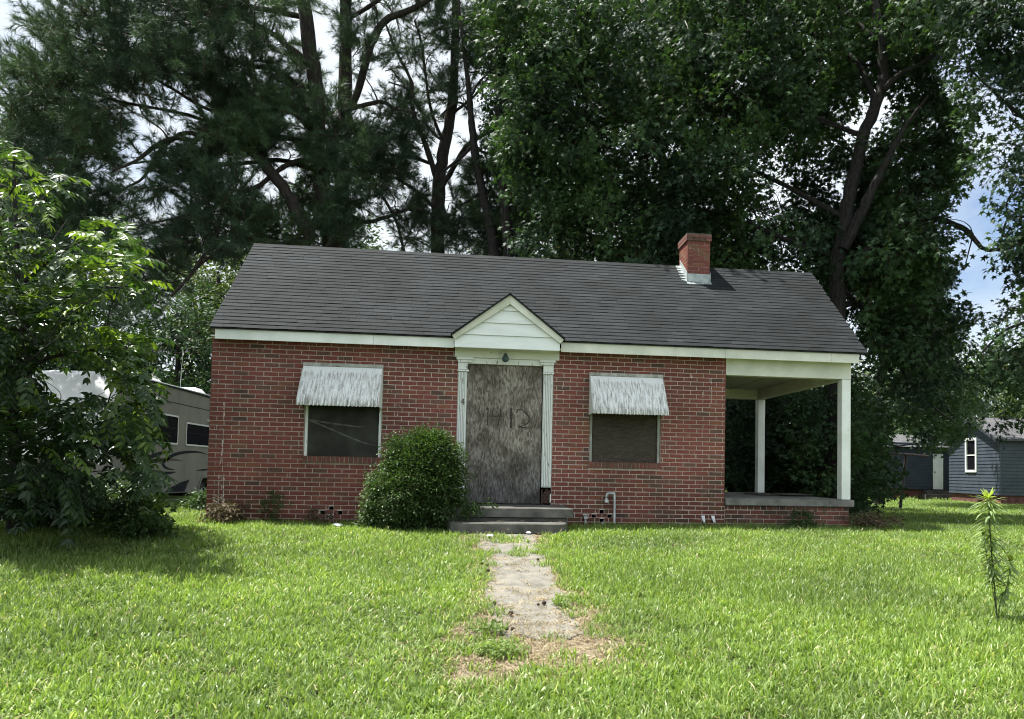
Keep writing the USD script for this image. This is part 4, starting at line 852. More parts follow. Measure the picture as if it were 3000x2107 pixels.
# ------------------------------------------------------------------ trees
PINE = [pine_bough(i) for i in range(6)]
GUM = [leaf_spray(40 + i, star_leaf) for i in range(6)]
OVAL = [leaf_spray(60 + i, oval_leaf, 30, .6, .30, (.09, .14), .4) for i in range(5)]
class Tree:
    def __init__(s, name, label, bark, group=None, cat='tree', rs=1.0):
        s.rs = rs; s.p = thing(name, label, cat, group); s.bark = bark; s.sk = []; s.pts = []; s.seed = abs(hash(label)) % 1; s.r = np.random.default_rng(sum(map(ord, label)))
    def limb(s, part, pts, d0, d1=None, k=5, n=10, wob=.0):
        """pts: (px, py, radius in px) measured in the photograph; depth d0 at the first, d1 at the last"""
        d1 = d0 if d1 is None else d1; m = len(pts)
        P = np.array([[*at(a, b, d0 + (d1 - d0) * i / max(m - 1, 1)), c * s.rs * (d0 + (d1 - d0) * i / max(m - 1, 1)) / FPX] for i, (a, b, c) in enumerate(pts)])
        return s.limb3(part, P, k, n)
    def limb3(s, part, P, k=5, n=10, bark=None):
        P = smooth_path(np.asarray(P, float), k); P[:, 3] = np.maximum(P[:, 3], .004)
        P[1:-1, :3] += s.r.normal(0, 1, (len(P) - 2, 3)) * (.10 * P[1:-1, 3:4])
        put(part, tube(P[:, :3], P[:, 3] * (1 + s.r.normal(0, .04, len(P))), n), bark or s.bark, s.p, smooth=60)
        s.sk += [tuple(q) for q in P]; return P
    def fill(s, poly, d0, d1, n, thr=0.40, fr=.75):
        """foliage points through the crown's volume: poly is its outline as measured, from depth d0 to d1"""
        pg = sg.Polygon(poly); x0, y0, x1, y1 = pg.bounds; import shapely
        got = 0; out = []
        while got < n:
            a = np.stack([s.r.uniform(x0, x1, 4 * n), s.r.uniform(y0, y1, 4 * n)], 1); a = a[shapely.contains_xy(pg, a[:, 0], a[:, 1])]; d = s.r.uniform(d0, d1, len(a))
            P = np.array([at(u, v, w) for (u, v), w in zip(a, d)]); q = meshkit.fbm(P * fr, 2, 9); P = P[q > thr]; out.append(P); got += len(P)
            if not len(P): break
        s.pts.append(np.vstack(out)[:n])
    def ball(s, c, rad, n, squash=1.0, thr=0.0):
        d = s.r.normal(size=(3 * n, 3)); d /= np.linalg.norm(d, axis=1, keepdims=True); P = np.asarray(c) + d * (s.r.uniform(.25, 1, (3 * n, 1)) ** .5) * np.array([rad, rad, rad * squash])
        q = meshkit.fbm(P * .8, 2, 4); s.pts.append(P[q > thr][:n])
    def branches(s, n, r0=.045, sub=2, bark=None, maxlen=6):
        P = np.vstack(s.pts); sk = np.array(s.sk); nb = len(sk)
        pick = P[s.r.permutation(len(P))[:n]]
        for e in sorted(pick, key=lambda e: np.min(np.linalg.norm(sk[:nb, :3] - e, axis=1))):
            A = np.array(s.sk); dv = e - A[:, :3]; dist = np.linalg.norm(dv, axis=1) + 1.5 * np.maximum(0, A[:, 2] - e[2] + .2) + .6 * (A[:, 3] < .012)
            j = int(np.argmin(dist)); a = A[j, :3]; ln = np.linalg.norm(e - a)
            if ln < .25 or ln > maxlen: continue
            ra = min(A[j, 3] * .65, r0, .008 + .012 * ln); mid = (a + e) / 2 + s.r.normal(0, .10, 3) * ln + [0, 0, .05 * ln]
            q1 = a + (mid - a) * .5 + s.r.normal(0, .05, 3) * ln
            s.limb3('branch', [[*a, ra], [*q1, ra * .85], [*mid, ra * .65], [*e, ra * .25]], 4, 6, bark)
    def crown(s, protos, mat, scale=(.8, 1.25), up=.15, label=None):
        P = np.vstack(s.pts); sk = np.array(s.sk)[:, :3]; from scipy.spatial import cKDTree
        _, j = cKDTree(sk).query(P); d = P - sk[j]; d /= np.maximum(np.linalg.norm(d, axis=1, keepdims=True), 1e-6); d = d + s.r.normal(0, .55, d.shape) + [0, 0, up]
        return instancer('crown', s.p, protos, mat, P, d, s.r.uniform(*scale, len(P)), seed=len(P), label=label)

# --- the two-stemmed pine behind the left of the house
A = Tree('pine_tree', 'tall twin-stemmed dark pine with long sweeping limbs behind the left roof', bark_m, rs=.82)
A.limb('trunk', [(975, 1500, 42), (975, 900, 34), (972, 720, 31), (945, 560, 28), (930, 430, 27), (924, 240, 27), (888, 0, 24), (865, -250, 18), (850, -500, 9)], 19.5, n=14)
A.limb('trunk', [(998, 1500, 40), (1000, 900, 32), (1000, 720, 28), (1002, 450, 25), (1010, 300, 24), (1013, 0, 20), (1010, -280, 14), (1000, -480, 7)], 20.2, n=14)
for pts, d0, d1 in (
    ([(915, 700, 24), (870, 620, 22), (815, 530, 20), (742, 452, 17), (660, 390, 11), (605, 350, 8), (565, 280, 6)], 19.0, 18.0),
    ([(925, 205, 13), (850, 140, 11), (780, 88, 9), (700, 50, 7), (590, 15, 5)], 19.4, 18.4),
    ([(930, 330, 12), (830, 215, 9), (720, 190, 8), (640, 150, 6), (560, 60, 4)], 19.4, 20.5),
    ([(945, 470, 9), (880, 470, 9), (828, 492, 9), (765, 540, 8), (697, 572, 7), (630, 605, 6), (566, 627, 5), (444, 655, 3)], 19.3, 17.8),
    ([(610, 361, 10), (575, 410, 9), (520, 405, 9), (460, 425, 8), (400, 470, 6), (330, 500, 4)], 18.2, 17.6),
    ([(700, 400, 9), (600, 400, 9), (540, 390, 8), (470, 440, 7), (420, 520, 5), (350, 560, 3)], 18.6, 18.0),
    ([(700, 575, 9), (660, 610, 8), (640, 660, 8), (628, 720, 8), (600, 745, 7), (550, 815, 6), (500, 870, 4)], 18.2, 17.6),
    ([(905, 700, 12), (800, 720, 10), (720, 700, 8), (640, 735, 6), (560, 800, 4)], 19.2, 18.2),
    ([(930, 500, 10), (820, 470, 8), (700, 480, 7), (600, 480, 6), (480, 470, 4), (380, 480, 3)], 19.8, 20.5),
    ([(925, 250, 10), (760, 280, 8), (640, 330, 6), (470, 240, 5), (300, 150, 4), (120, 60, 3)], 19.6, 17.6),
    ([(890, 50, 10), (700, 20, 8), (500, 60, 6), (330, 60, 4), (200, 40, 3)], 19.6, 18.0),
    ([(930, 420, 10), (700, 380, 8), (520, 330, 6), (360, 300, 5), (180, 250, 3), (60, 290, 2)], 19.8, 18.4),
    ([(1026, 314, 13), (1050, 262, 13), (1085, 140, 13), (1128, 62, 12), (1200, 32, 10), (1272, -10, 8), (1350, -60, 5)], 20.0, 19.0),
    ([(1000, 330, 8), (1060, 310, 8), (1120, 300, 7), (1160, 320, 5), (1220, 330, 3)], 20.0, 19.2),
    ([(1012, 60, 8), (1080, 20, 7), (1140, -20, 5)], 20.0, 19.4),
    ([(1003, 620, 10), (1060, 650, 9), (1120, 640, 7), (1200, 612, 6), (1240, 615, 4)], 20.0, 19.2)):
    A.limb('limb', pts, d0, d1, n=8)
for poly, d0, d1, n in (
    ([(80, 40), (140, 0), (420, -60), (880, -80), (890, 20), (760, 40), (700, 55), (690, 100), (590, 110), (560, 170), (640, 215), (560, 255), (430, 265), (400, 330), (320, 340), (300, 420), (230, 420), (160, 340), (160, 170), (130, 110)], 16.8, 20.5, 520),
    ([(40, 210), (160, 190), (240, 300), (330, 350), (310, 430), (200, 420), (60, 440), (0, 430), (-100, 430), (-100, 260)], 17.5, 21, 150),
    ([(-150, 430), (100, 440), (250, 425), (330, 450), (345, 560), (350, 640), (420, 660), (520, 650), (560, 700), (540, 800), (560, 860), (440, 900), (300, 860), (-150, 860)], 17.0, 21, 520), ([(-150, 830), (560, 820), (600, 1000), (590, 1060), (-150, 1060)], 29.5, 32, 260),
    ([(640, 130), (700, 90), (880, 150), (920, 200), (940, 300), (1000, 330), (1020, 400), (880, 395), (760, 450), (700, 440), (690, 370), (640, 330), (590, 240), (575, 190)], 18, 21, 230),
    ([(600, 330), (680, 300), (780, 370), (820, 430), (760, 470), (690, 490), (620, 450), (590, 400)], 17.5, 20.5, 90),
    ([(430, 470), (560, 455), (640, 480), (600, 520), (560, 560), (470, 570), (420, 540)], 17.5, 19.5, 60),
    ([(890, 400), (1020, 380), (1110, 440), (1130, 560), (1060, 600), (1010, 640), (1020, 730), (900, 730), (890, 640), (860, 560), (870, 470)], 18.2, 21, 210),
    ([(560, 570), (690, 520), (760, 610), (700, 700), (620, 770), (550, 760)], 17.3, 19.5, 110),
    ([(700, 640), (820, 600), (880, 700), (860, 740), (720, 750)], 18.5, 21, 50),
    ([(1000, 60), (1120, 10), (1220, 40), (1210, 200), (1150, 230), (1060, 190), (1010, 230)], 18.5, 20.5, 48),
    ([(880, -400), (1100, -420), (1300, -150), (1250, -20), (900, -60), (650, -100)], 17.5, 21, 90)):
    A.fill(poly, d0, d1, int(n * 1.6), .44)
A.branches(240, .03)
A.crown(PINE, pine_m, (.85, 1.35))

B = Tree('pine_tree', 'forked pine with open crown behind the middle of the roof', bark_m, rs=.70)
B.limb('trunk', [(1285, 1500, 34), (1283, 900, 29), (1283, 700, 28), (1284, 540, 27), (1296, 460, 24), (1325, 300, 20), (1334, 100, 16), (1330, -150, 11), (1325, -320, 5)], 20.5, n=12)
for pts, d0, d1 in (
    ([(1281, 530, 13), (1245, 420, 11), (1212, 335, 9), (1205, 240, 7), (1165, 160, 6), (1130, 70, 4)], 20.3, 19.5),
    ([(1288, 560, 11), (1335, 480, 10), (1372, 422, 9), (1440, 385, 6), (1480, 360, 4)], 20.4, 19.4),
    ([(1300, 420, 7), (1260, 310, 6), (1235, 130, 5), (1215, 60, 4)], 20.4, 20),
    ([(1330, 330, 6), (1400, 270, 5), (1480, 150, 3)], 20.4, 19.6),
    ([(1265, 480, 8), (1200, 460, 8), (1110, 455, 7), (1060, 470, 4)], 20.3, 19.4),
    ([(1310, 420, 6), (1260, 380, 5), (1200, 270, 4), (1140, 240, 3)], 20.4, 20.8),
    ([(1285, 620, 9), (1220, 560, 8), (1150, 520, 6), (1080, 530, 4)], 20.4, 19.6)):
    B.limb('limb', pts, d0, d1, n=8)
B.limb('limb', [(1185, 740, 6), (1165, 660, 6), (1130, 590, 6), (1095, 545, 4)], 19.6, 19.4, n=7)
for poly, d0, d1, n in (
    ([(1130, 280), (1250, 310), (1290, 420), (1200, 455), (1120, 410), (1080, 340)], 19.4, 21.5, 75),
    ([(1080, 440), (1180, 460), (1190, 520), (1100, 550), (1040, 500)], 19, 21, 55),
    ([(1180, 600), (1330, 560), (1440, 620), (1480, 740), (1180, 745), (1150, 690)], 19.2, 21.5, 150),
    ([(1230, 30), (1300, -40), (1420, 0), (1420, 130), (1370, 160), (1250, 120)], 19.2, 21, 75),
    ([(1300, 180), (1370, 290), (1310, 330), (1250, 260)], 19.5, 21, 22), ([(1390, 195), (1450, 150), (1450, 175), (1400, 205)], 19.3, 20, 10),
    ([(1420, 440), (1500, 450), (1560, 520), (1540, 640), (1480, 740), (1400, 650), (1370, 520)], 18.8, 21, 130),
    ([(1100, -200), (1350, -330), (1500, -150), (1450, 0), (1200, 0)], 19, 22, 60)):
    B.fill(poly, d0, d1, int(n * 1.4), .43)
B.branches(150, .025); B.crown(PINE, pine_m, (.8, 1.25))

C = Tree('slender_tree', 'slender dark trunk leaning left just right of the forked pine', gbark_m, rs=.8)
C.limb('trunk', [(1465, 1500, 26), (1455, 900, 23), (1443, 700, 20), (1412, 560, 16), (1390, 440, 14), (1380, 340, 12), (1371, 240, 9), (1352, 90, 5), (1345, 0, 3)], 18.6, n=10)
for pts in ([(1385, 430, 7), (1340, 470, 6), (1300, 500, 4)], [(1372, 300, 5), (1405, 240, 4), (1470, 170, 3)], [(1390, 430, 6), (1430, 450, 5), (1490, 440, 3)], [(1382, 330, 5), (1340, 300, 4), (1290, 340, 3)], [(1412, 560, 6), (1370, 590, 4), (1350, 600, 3)]): C.limb('limb', pts, 18.6, 18.3, n=7)
C.fill([(1340, 60), (1480, 120), (1480, 230), (1400, 330), (1330, 300), (1310, 150)], 18, 19.3, 22); C.fill([(1420, 400), (1500, 420), (1480, 520), (1400, 500)], 18, 19, 18)
C.branches(40, .015); C.crown(OVAL, gum_m, (.5, .8))
C2 = Tree('slender_tree', 'straight ivy-dark trunk at the left edge of the broad leafy tree', gbark_m)
C2.limb('trunk', [(1500, 1500, 22), (1495, 900, 18), (1490, 700, 16), (1475, 560, 14), (1462, 420, 13), (1466, 250, 11), (1490, 60, 7), (1500, -60, 4)], 17.8, n=10)
C2.fill([(1440, 200), (1500, 200), (1500, 450), (1440, 440)], 17.4, 18.2, 45); C2.fill([(1400, -40), (1560, -40), (1560, 160), (1440, 170)], 17.2, 18.6, 60)
C2.branches(18, .02); C2.crown(OVAL, gum_m, (.5, .85))

G = Tree('sweetgum_tree', 'huge dark sweetgum with star leaves spreading over the right half of the house', gbark_m, rs=.62)
G.limb('trunk', [(2445, 1510, 50), (2450, 1100, 42), (2455, 800, 36), (2478, 640, 33), (2492, 560, 31), (2530, 400, 28), (2572, 295, 26), (2588, 230, 23), (2580, 120, 20), (2562, 0, 18), (2550, -200, 12), (2540, -400, 6)], 15.9, n=14)
for pts, d0, d1 in (
    ([(2470, 730, 26), (2530, 612, 24), (2572, 520, 20), (2610, 450, 15), (2660, 360, 9), (2720, 280, 5)], 15.7, 15.0),
    ([(2566, 300, 14), (2535, 230, 13), (2510, 180, 12), (2440, 130, 11), (2368, 92, 10), (2250, 20, 6)], 15.9, 17.6),
    ([(2590, 262, 16), (2640, 215, 13), (2700, 185, 8), (2790, 110, 5)], 15.8, 15.2),
    ([(2500, 770, 16), (2560, 715, 15), (2610, 672, 14), (2680, 646, 13), (2740, 640, 12), (2790, 655, 12), (2835, 678, 12), (2858, 704, 11), (2885, 730, 9), (2945, 728, 9), (3040, 700, 7)], 15.8, 14.6),
    ([(2480, 640, 14), (2330, 560, 11), (2180, 480, 9), (2050, 380, 6), (1900, 330, 4)], 15.9, 18.6),
    ([(2470, 760, 12), (2300, 700, 10), (2150, 640, 8), (1960, 600, 6)], 15.9, 18.4),
    ([(2530, 400, 12), (2360, 330, 9), (2160, 230, 7), (1950, 220, 6), (1750, 160, 4)], 15.9, 19.0),
    ([(2570, 120, 10), (2400, -20, 8), (2150, -60, 6), (1900, -80, 4)], 15.9, 18.5),
    ([(2460, 900, 14), (2600, 860, 11), (2720, 900, 8), (2790, 980, 6)], 15.9, 18.6),
    ([(2470, 850, 12), (2560, 940, 9), (2640, 1080, 7), (2720, 1180, 5), (2800, 1240, 3)], 15.9, 18.6)):
    G.limb('limb', pts, d0, d1, n=9)
G.limb3('limb', np.array([[*at(2850, 690, 16.9), .02], [*at(2825, 790, 16.8), .012], [*at(2870, 800, 16.8), .008]])[:2], 4, 6)
for poly, d0, d1, n in (
    ([(1480, 260), (1440, 180), (1420, 60), (1450, -60), (2600, -120), (2780, -60), (2780, 60), (2660, 40), (2560, 120), (2500, 300), (2470, 480), (2400, 640), (2100, 780), (1990, 775), (1500, 745), (1560, 620), (1480, 520)], 16.2, 21, 3900),
    ([(2560, 40), (2700, 20), (2770, 120), (2740, 210), (2620, 240), (2570, 200)], 15.6, 19.5, 190),
    ([(2540, 420), (2620, 330), (2720, 290), (2780, 340), (2800, 430), (2750, 540), (2660, 560), (2560, 620)], 15.8, 19.5, 360),
    ([(2380, 560), (2480, 600), (2580, 640), (2690, 590), (2750, 620), (2740, 640), (2660, 650), (2560, 720), (2470, 800), (2390, 780)], 15.8, 19.5, 320),
    ([(2480, 800), (2600, 690), (2730, 690), (2760, 790), (2765, 890), (2795, 930), (2770, 1010), (2700, 1060), (2600, 1050), (2540, 1000)], 15.4, 19, 440),
    ([(2580, 1060), (2700, 1040), (2760, 1080), (2740, 1160), (2650, 1180), (2590, 1140)], 16, 18.5, 40),
    ([(1500, -60), (2500, -100), (2440, 260), (2330, 500), (2420, 700), (2380, 790), (1900, 770), (1520, 740), (1500, 300)], 15.0, 16.4, 520),
    ([(2520, 740), (2600, 660), (2690, 620), (2760, 620), (2770, 680), (2700, 720), (2600, 760)], 14.4, 15.8, 70),
    ([(2600, -60), (2740, -40), (2740, 200), (2640, 330), (2620, 200)], 15.0, 16.2, 60),
    ([(2080, 690), (2400, 690), (2490, 800), (2420, 870), (2080, 800)], 16, 20.5, 190),
    ([(2900, 1225), (2950, 1215), (2960, 1245), (2900, 1250)], 17, 17.6, 7)):
    G.fill(poly, d0, d1, n, .43, .55)
G.branches(200, .03); G.crown(GUM, gum_m, (.85, 1.3), up=-.1)

R = Tree('sweetgum_tree', 'star-leaved sweetgum cut off by the right edge, hanging over the lawn', gbark_m, rs=.7)
R.limb('trunk', [(3330, 1560, 40), (3300, 1100, 34), (3260, 700, 30), (3200, 300, 24), (3130, -50, 16), (3090, -350, 7)], 14.5, n=12)
for pts in ([(3240, 560, 15), (3100, 420, 11), (2980, 330, 8), (2880, 240, 5), (2840, 200, 3)], [(3200, 300, 12), (3060, 120, 8), (2940, 60, 6), (2880, 20, 3)], [(3290, 1000, 12), (3120, 930, 9), (2960, 960, 6), (2870, 1040, 4)], [(3260, 720, 12), (3080, 650, 8), (2960, 640, 5), (2930, 720, 3)], [(3180, 200, 9), (3000, 0, 6), (2880, -60, 4)]): R.limb('limb', pts, 14.5, 14.0, n=9)
for poly, n in (([(2890, -60), (3150, -150), (3300, 200), (3300, 600), (3100, 700), (2990, 760), (2950, 690), (2965, 600), (2940, 520), (2890, 450), (2860, 400), (2840, 330), (2880, 200)], 560), ([(2955, 690), (3080, 690), (3100, 840), (2975, 800)], 50),
                ([(2845, 1040), (2870, 990), (2940, 910), (3010, 880), (3300, 850), (3300, 1130), (2980, 1150), (2900, 1120)], 200)):
    R.fill(poly, 13.2, 15.6, n, .40)
R.fill([(2750, -80), (2890, -120), (2900, 60), (2870, 200), (2840, 340), (2790, 260), (2800, 130)], 13.4, 15.2, 95, .42)
R.branches(75, .025); R.crown(GUM, gum_m, (.8, 1.15), up=-.15)

for lab, tr in (('thin dark stem rising behind the chimney, leaning left', [(1975, 1500, 26), (1968, 800, 22), (1958, 690, 19), (1925, 590, 15), (1885, 510, 10), (1870, 400, 6)]), ('thin dark stem rising behind the chimney, the more upright one', [(2010, 1500, 26), (2005, 800, 22), (1985, 680, 19), (1965, 560, 15), (1940, 450, 10), (1935, 330, 6)])):
    S = Tree('woodland_tree', lab, gbark_m); S.limb('trunk', tr, 23.0, n=9)
    x = tr[3][0]; S.fill([(x - 230, 380), (x + 230, 360), (x + 260, 600), (x + 150, 760), (x - 260, 750)], 22, 25, 130); S.branches(20, .03); S.crown(OVAL, gum_m, (.9, 1.5))

N = Tree('sweetgum_tree', 'shady sweetgum whose low leafy boughs hang in front of the blue house', gbark_m, rs=.8)
N.limb('trunk', [(2572, 1480, 22), (2575, 1300, 19), (2585, 1100, 16), (2600, 900, 12), (2620, 740, 6)], 27.5, n=10)
for pts, d0, d1 in (([(2580, 1200, 10), (2650, 1150, 8), (2740, 1170, 6), (2800, 1230, 3)], 27.5, 26.2), ([(2590, 1050, 10), (2700, 990, 7), (2800, 1030, 4)], 27.5, 27), ([(2600, 900, 8), (2690, 850, 5), (2760, 840, 3)], 27.5, 28.5)): N.limb('limb', pts, d0, d1, n=8)
for poly, d0, d1, n in (([(2600, 1100), (2700, 1050), (2800, 1065), (2860, 1140), (2850, 1215), (2800, 1268), (2755, 1312), (2700, 1270), (2640, 1240), (2590, 1180)], 25.3, 29, 330), ([(2540, 780), (2680, 740), (2770, 830), (2800, 950), (2800, 1060), (2560, 1060)], 25.5, 31, 420)): N.fill(poly, d0, d1, n, .41)
N.branches(50, .03); N.crown(GUM, gum_m, (.9, 1.3), up=-.15)

# trees farther off
def far_tree(label, px, py0, py1, d, wpx, n, mat=far_m, sc=(1.2, 2.2), group=None, name='background_tree', lean=0, thr=.42):
    T = Tree(name, label, gbark_m, group); T.limb('trunk', [(px, py1, wpx * .05), (px + lean, (py0 + py1) / 2, wpx * .04), (px + lean, py0 + (py1 - py0) * .15, wpx * .015)], d, n=8)
    a = np.linspace(0, 2 * np.pi, 22, endpoint=False); h = (py1 - py0); rr_ = 1 + .22 * T.r.normal(size=22)
    T.fill([(px + lean + wpx / 2 * np.cos(t) * k, py0 + h * .46 + h * .46 * np.sin(t) * k) for t, k in zip(a, np.clip(rr_, .7, 1.25))], d - wpx * d / FPX * .4, d + wpx * d / FPX * .4, n, thr); T.branches(14, .05, maxlen=9); T.crown(OVAL, mat, sc); return T
far_tree('pale green tree glimpsed between the pine limbs and the left roof edge', 640, 720, 1240, 33, 330, 420)
far_tree('dim leafy tree behind the trailer roof, next to the house corner', 520, 930, 1460, 30, 300, 420, gum_m)
far_tree('dim leafy tree behind the trailer front', 220, 880, 1460, 32, 420, 480, gum_m)
far_tree('feathery tree at the far left edge under the open sky', 40, 190, 1460, 34, 330, 700, gum_m)
far_tree('tall leafy tree far behind the pine stems', 900, 560, 1420, 36, 420, 420, gum_m, thr=.46)
far_tree('bright green tree far behind the right of the forked pine', 1640, 480, 1420, 34, 360, 520, far_m, thr=.44)
far_tree('sunlit pale tree far beyond the porch, right of its post', 2560, 1110, 1400, 46, 200, 260)
far_tree('sunlit pale tree far beyond the blue house wing', 2690, 1080, 1400, 50, 240, 300)
far_tree('sunlit yellow-green tree above the blue house roof', 2890, 1090, 1400, 48, 180, 260)
far_tree('sunlit yellow-green tree far off at the right edge', 3010, 1060, 1400, 52, 220, 260)
far_tree('rounded dark tree on the skyline left of the sky gap', 2790, 1010, 1400, 40, 230, 300, gum_m)
# undergrowth behind the porch
def bush(name, label, c, rad, hgt, n, protos, mat, sc, group=None, stems=7, bark=None, cat='bush'):
    T = Tree(name, label, bark or gbark_m, group, cat); gz = float(ground_z(c[0], c[1])); r = T.r
    for i in range(stems):
        a = r.uniform(0, 2 * np.pi); q = r.uniform(.25, .75) * rad; b = np.array([c[0] + .12 * rad * np.cos(a), c[1] + .12 * rad * np.sin(a), gz - .05]); e = np.array([c[0] + q * np.cos(a), c[1] + q * np.sin(a), gz + hgt * r.uniform(.55, .9)])
        T.limb3('stem', [[*b, .010 + .008 * rad], [*((b + e) / 2 + [0, 0, .1 * hgt]), .007 + .006 * rad], [*e, .004]], 3, 5)
    d = r.normal(size=(n, 3)); d /= np.linalg.norm(d, axis=1, keepdims=True); k = r.uniform(.35, 1, (n, 1)) ** .6; lump = 1 + .35 * (meshkit.fbm(d * 1.7 + c[0], 3, 7)[:, None] - .45)
    P = np.array([c[0], c[1], gz + hgt * .50]) + d * k * lump * np.array([rad, rad, hgt * .52]); P[:, 2] = np.maximum(P[:, 2], gz + .03); T.pts.append(P); T.crown(protos, mat, sc, up=.25); return T
for i, (px, d, rad, hgt, lab) in enumerate(((2170, 18.5, 1.3, 3.0, 'dark bush behind the porch, between the wall and the back post'), (2300, 19.5, 1.5, 3.4, 'dark bush behind the porch, right of the back post'), (2430, 18.6, 1.3, 2.8, 'dark bush behind the front porch post'), (2515, 17.2, .38, 1.9, 'dark leafy bush just right of the porch'), (2100, 22, 1.8, 4.2, 'tall dark bush behind the right end of the brick wall'), (2360, 23, 2.2, 5.0, 'tall dark bush deep behind the porch'), (2438, 15.95, .55, 3.2, 'narrow dark bush round the foot of the huge sweetgum, behind the front porch post'))):
    q = at(px, 1400, d); bush('understory_bush', lab, q[:2], rad, hgt, int(230 * rad * hgt / 3), GUM, gum_m, (.8, 1.2))

# ------------------------------------------------------------------ young hickory in the left foreground
HK = Tree('hickory_tree', 'young broad-leaved tree with glowing yellow-green leaf tips at the left edge', gbark_m)
hb = at(40, 1650, 9.0); hb[2] = float(ground_z(hb[0], hb[1])) - .1
def hp(px, py, d): return at(px, py, d)
HK.limb3('trunk', [[*hb, .075], [*hp(45, 1350, 9.0), .065], [*hp(30, 1050, 9.0), .05], [*hp(50, 750, 9.0), .035], [*hp(40, 520, 9.0), .02], [*hp(45, 410, 9.0), .006]], 5, 10)
for pts in ([(40, 1500, 9.0, .03), (75, 1420, 8.8, .026), (130, 1365, 8.6, .022), (230, 1300, 8.4, .016), (330, 1330, 8.3, .010), (440, 1380, 8.2, .005)],
            [(42, 1300, 9.0, .032), (120, 1240, 8.7, .024), (240, 1190, 8.4, .016), (360, 1190, 8.3, .010), (455, 1180, 8.2, .004)],
            [(35, 1150, 9.0, .03), (120, 1060, 8.6, .022), (240, 1030, 8.3, .014), (350, 1020, 8.2, .009), (440, 1015, 8.1, .004)],
            [(35, 1000, 9.0, .03), (140, 900, 8.7, .02), (260, 850, 8.5, .013), (360, 840, 8.4, .008), (440, 830, 8.3, .004)],
            [(45, 850, 9.0, .025), (150, 760, 8.8, .016), (250, 700, 8.7, .010), (330, 660, 8.6, .004)],
            [(48, 700, 9.0, .018), (120, 590, 8.9, .010), (195, 520, 8.8, .004)],
            [(35, 1000, 9.0, .03), (-60, 850, 8.4, .02), (-130, 760, 8.0, .008)], [(40, 800, 9.0, .02), (0, 640, 8.3, .012), (60, 520, 7.9, .005)],
            [(35, 1150, 9.0, .028), (60, 1080, 8.2, .02), (120, 1030, 7.6, .012), (170, 990, 7.2, .005)], [(40, 1350, 9.0, .028), (30, 1320, 8.2, .018), (80, 1300, 7.5, .008)],
            [(35, 1150, 9.0, .028), (140, 1000, 9.8, .018), (260, 940, 10.4, .008)], [(40, 1300, 9.0, .026), (160, 1250, 9.8, .014), (280, 1230, 10.3, .006)], [(35, 900, 9.0, .024), (120, 760, 9.8, .014), (200, 640, 10.2, .006)]):
    HK.limb3('limb', [[*hp(a, b, d), r] for a, b, d, r in pts], 5, 7)
def compound_leaf(r, base, d, ln, tone, droop):
    """one pinnate leaf: 7-9 leaflets on a drooping stalk, folded a little"""
    mb = MB(); side = unit(np.cross([0, 0, 1.0], d)); k = 6; P = []
    for i in range(k):
        t = i / (k - 1); P.append(base + d * ln * t + np.array([0, 0, -droop * ln * t * t]))
    P = np.array(P); mb.tube(P, np.linspace(.0028, .0014, k), 3, max(0, tone - .15), caps=False)
    tg = np.gradient(P, axis=0); tg /= np.linalg.norm(tg, axis=1, keepdims=True)
    for i in range(1, k):
        sides = (-1, 1) if i < k - 1 else (-1, 0, 1)
        for sd in sides:
            x = unit(tg[i] * (.55 if sd else 1) + side * sd * .85 + [0, 0, -.25 + r.normal(0, .16)]); up = unit(np.cross(tg[i], side) * -1 if np.cross(tg[i], side)[2] < 0 else np.cross(tg[i], side)); up = unit(up + r.normal(0, .25, 3))
            y = unit(np.cross(up, x)); z = np.cross(x, y); s = ln * (.36 + .06 * i / k) * r.uniform(.85, 1.15); w = .40
            loc = np.array([[0, 0, 0], [.3 * s, w * s * .46, .03 * s], [.65 * s, w * s * .42, -.03 * s], [s, 0, -.16 * s], [.65 * s, -w * s * .42, -.03 * s], [.3 * s, -w * s * .46, .03 * s], [.32 * s, 0, -.02 * s], [.66 * s, 0, -.07 * s]])
            mb.add(P[i] + loc @ np.stack([x, y, z]), [[0, 6, 1], [0, 5, 6], [6, 7, 2], [6, 2, 1], [6, 5, 4], [6, 4, 7], [7, 3, 2], [7, 4, 3]], float(np.clip(tone + r.normal(0, .08), 0, 1)))
    return mb
leaves = []
hr = np.random.default_rng(77); sk = np.array(HK.sk)
masses = (([(-160, 430), (10, 410), (75, 430), (100, 520), (190, 500), (215, 540), (130, 640), (110, 700), (-160, 700)], 125),
          ([(-160, 700), (110, 690), (160, 720), (240, 640), (340, 620), (380, 690), (430, 760), (455, 850), (400, 880), (300, 860), (250, 950), (120, 900), (-160, 900)], 380),
          ([(-160, 900), (150, 900), (260, 960), (400, 960), (460, 990), (380, 1050), (420, 1090), (460, 1130), (380, 1140), (240, 1040), (120, 1030), (-160, 1050)], 480),
          ([(-160, 1050), (90, 1040), (130, 1130), (180, 1180), (300, 1150), (440, 1130), (470, 1200), (450, 1290), (400, 1300), (470, 1380), (460, 1420), (380, 1390), (300, 1350), (180, 1340), (-160, 1330)], 680),
          ([(-160, 1330), (150, 1350), (290, 1360), (330, 1420), (260, 1480), (150, 1500), (-160, 1510)], 330))
for poly, n in masses: HK.fill(poly, 7.4, 10.2, n, .30, 1.2)
P = np.vstack(HK.pts); from scipy.spatial import cKDTree
HK.branches(46, .014, maxlen=2.5); sk = np.array(HK.sk); _, j = cKDTree(sk[:, :3]).query(P)
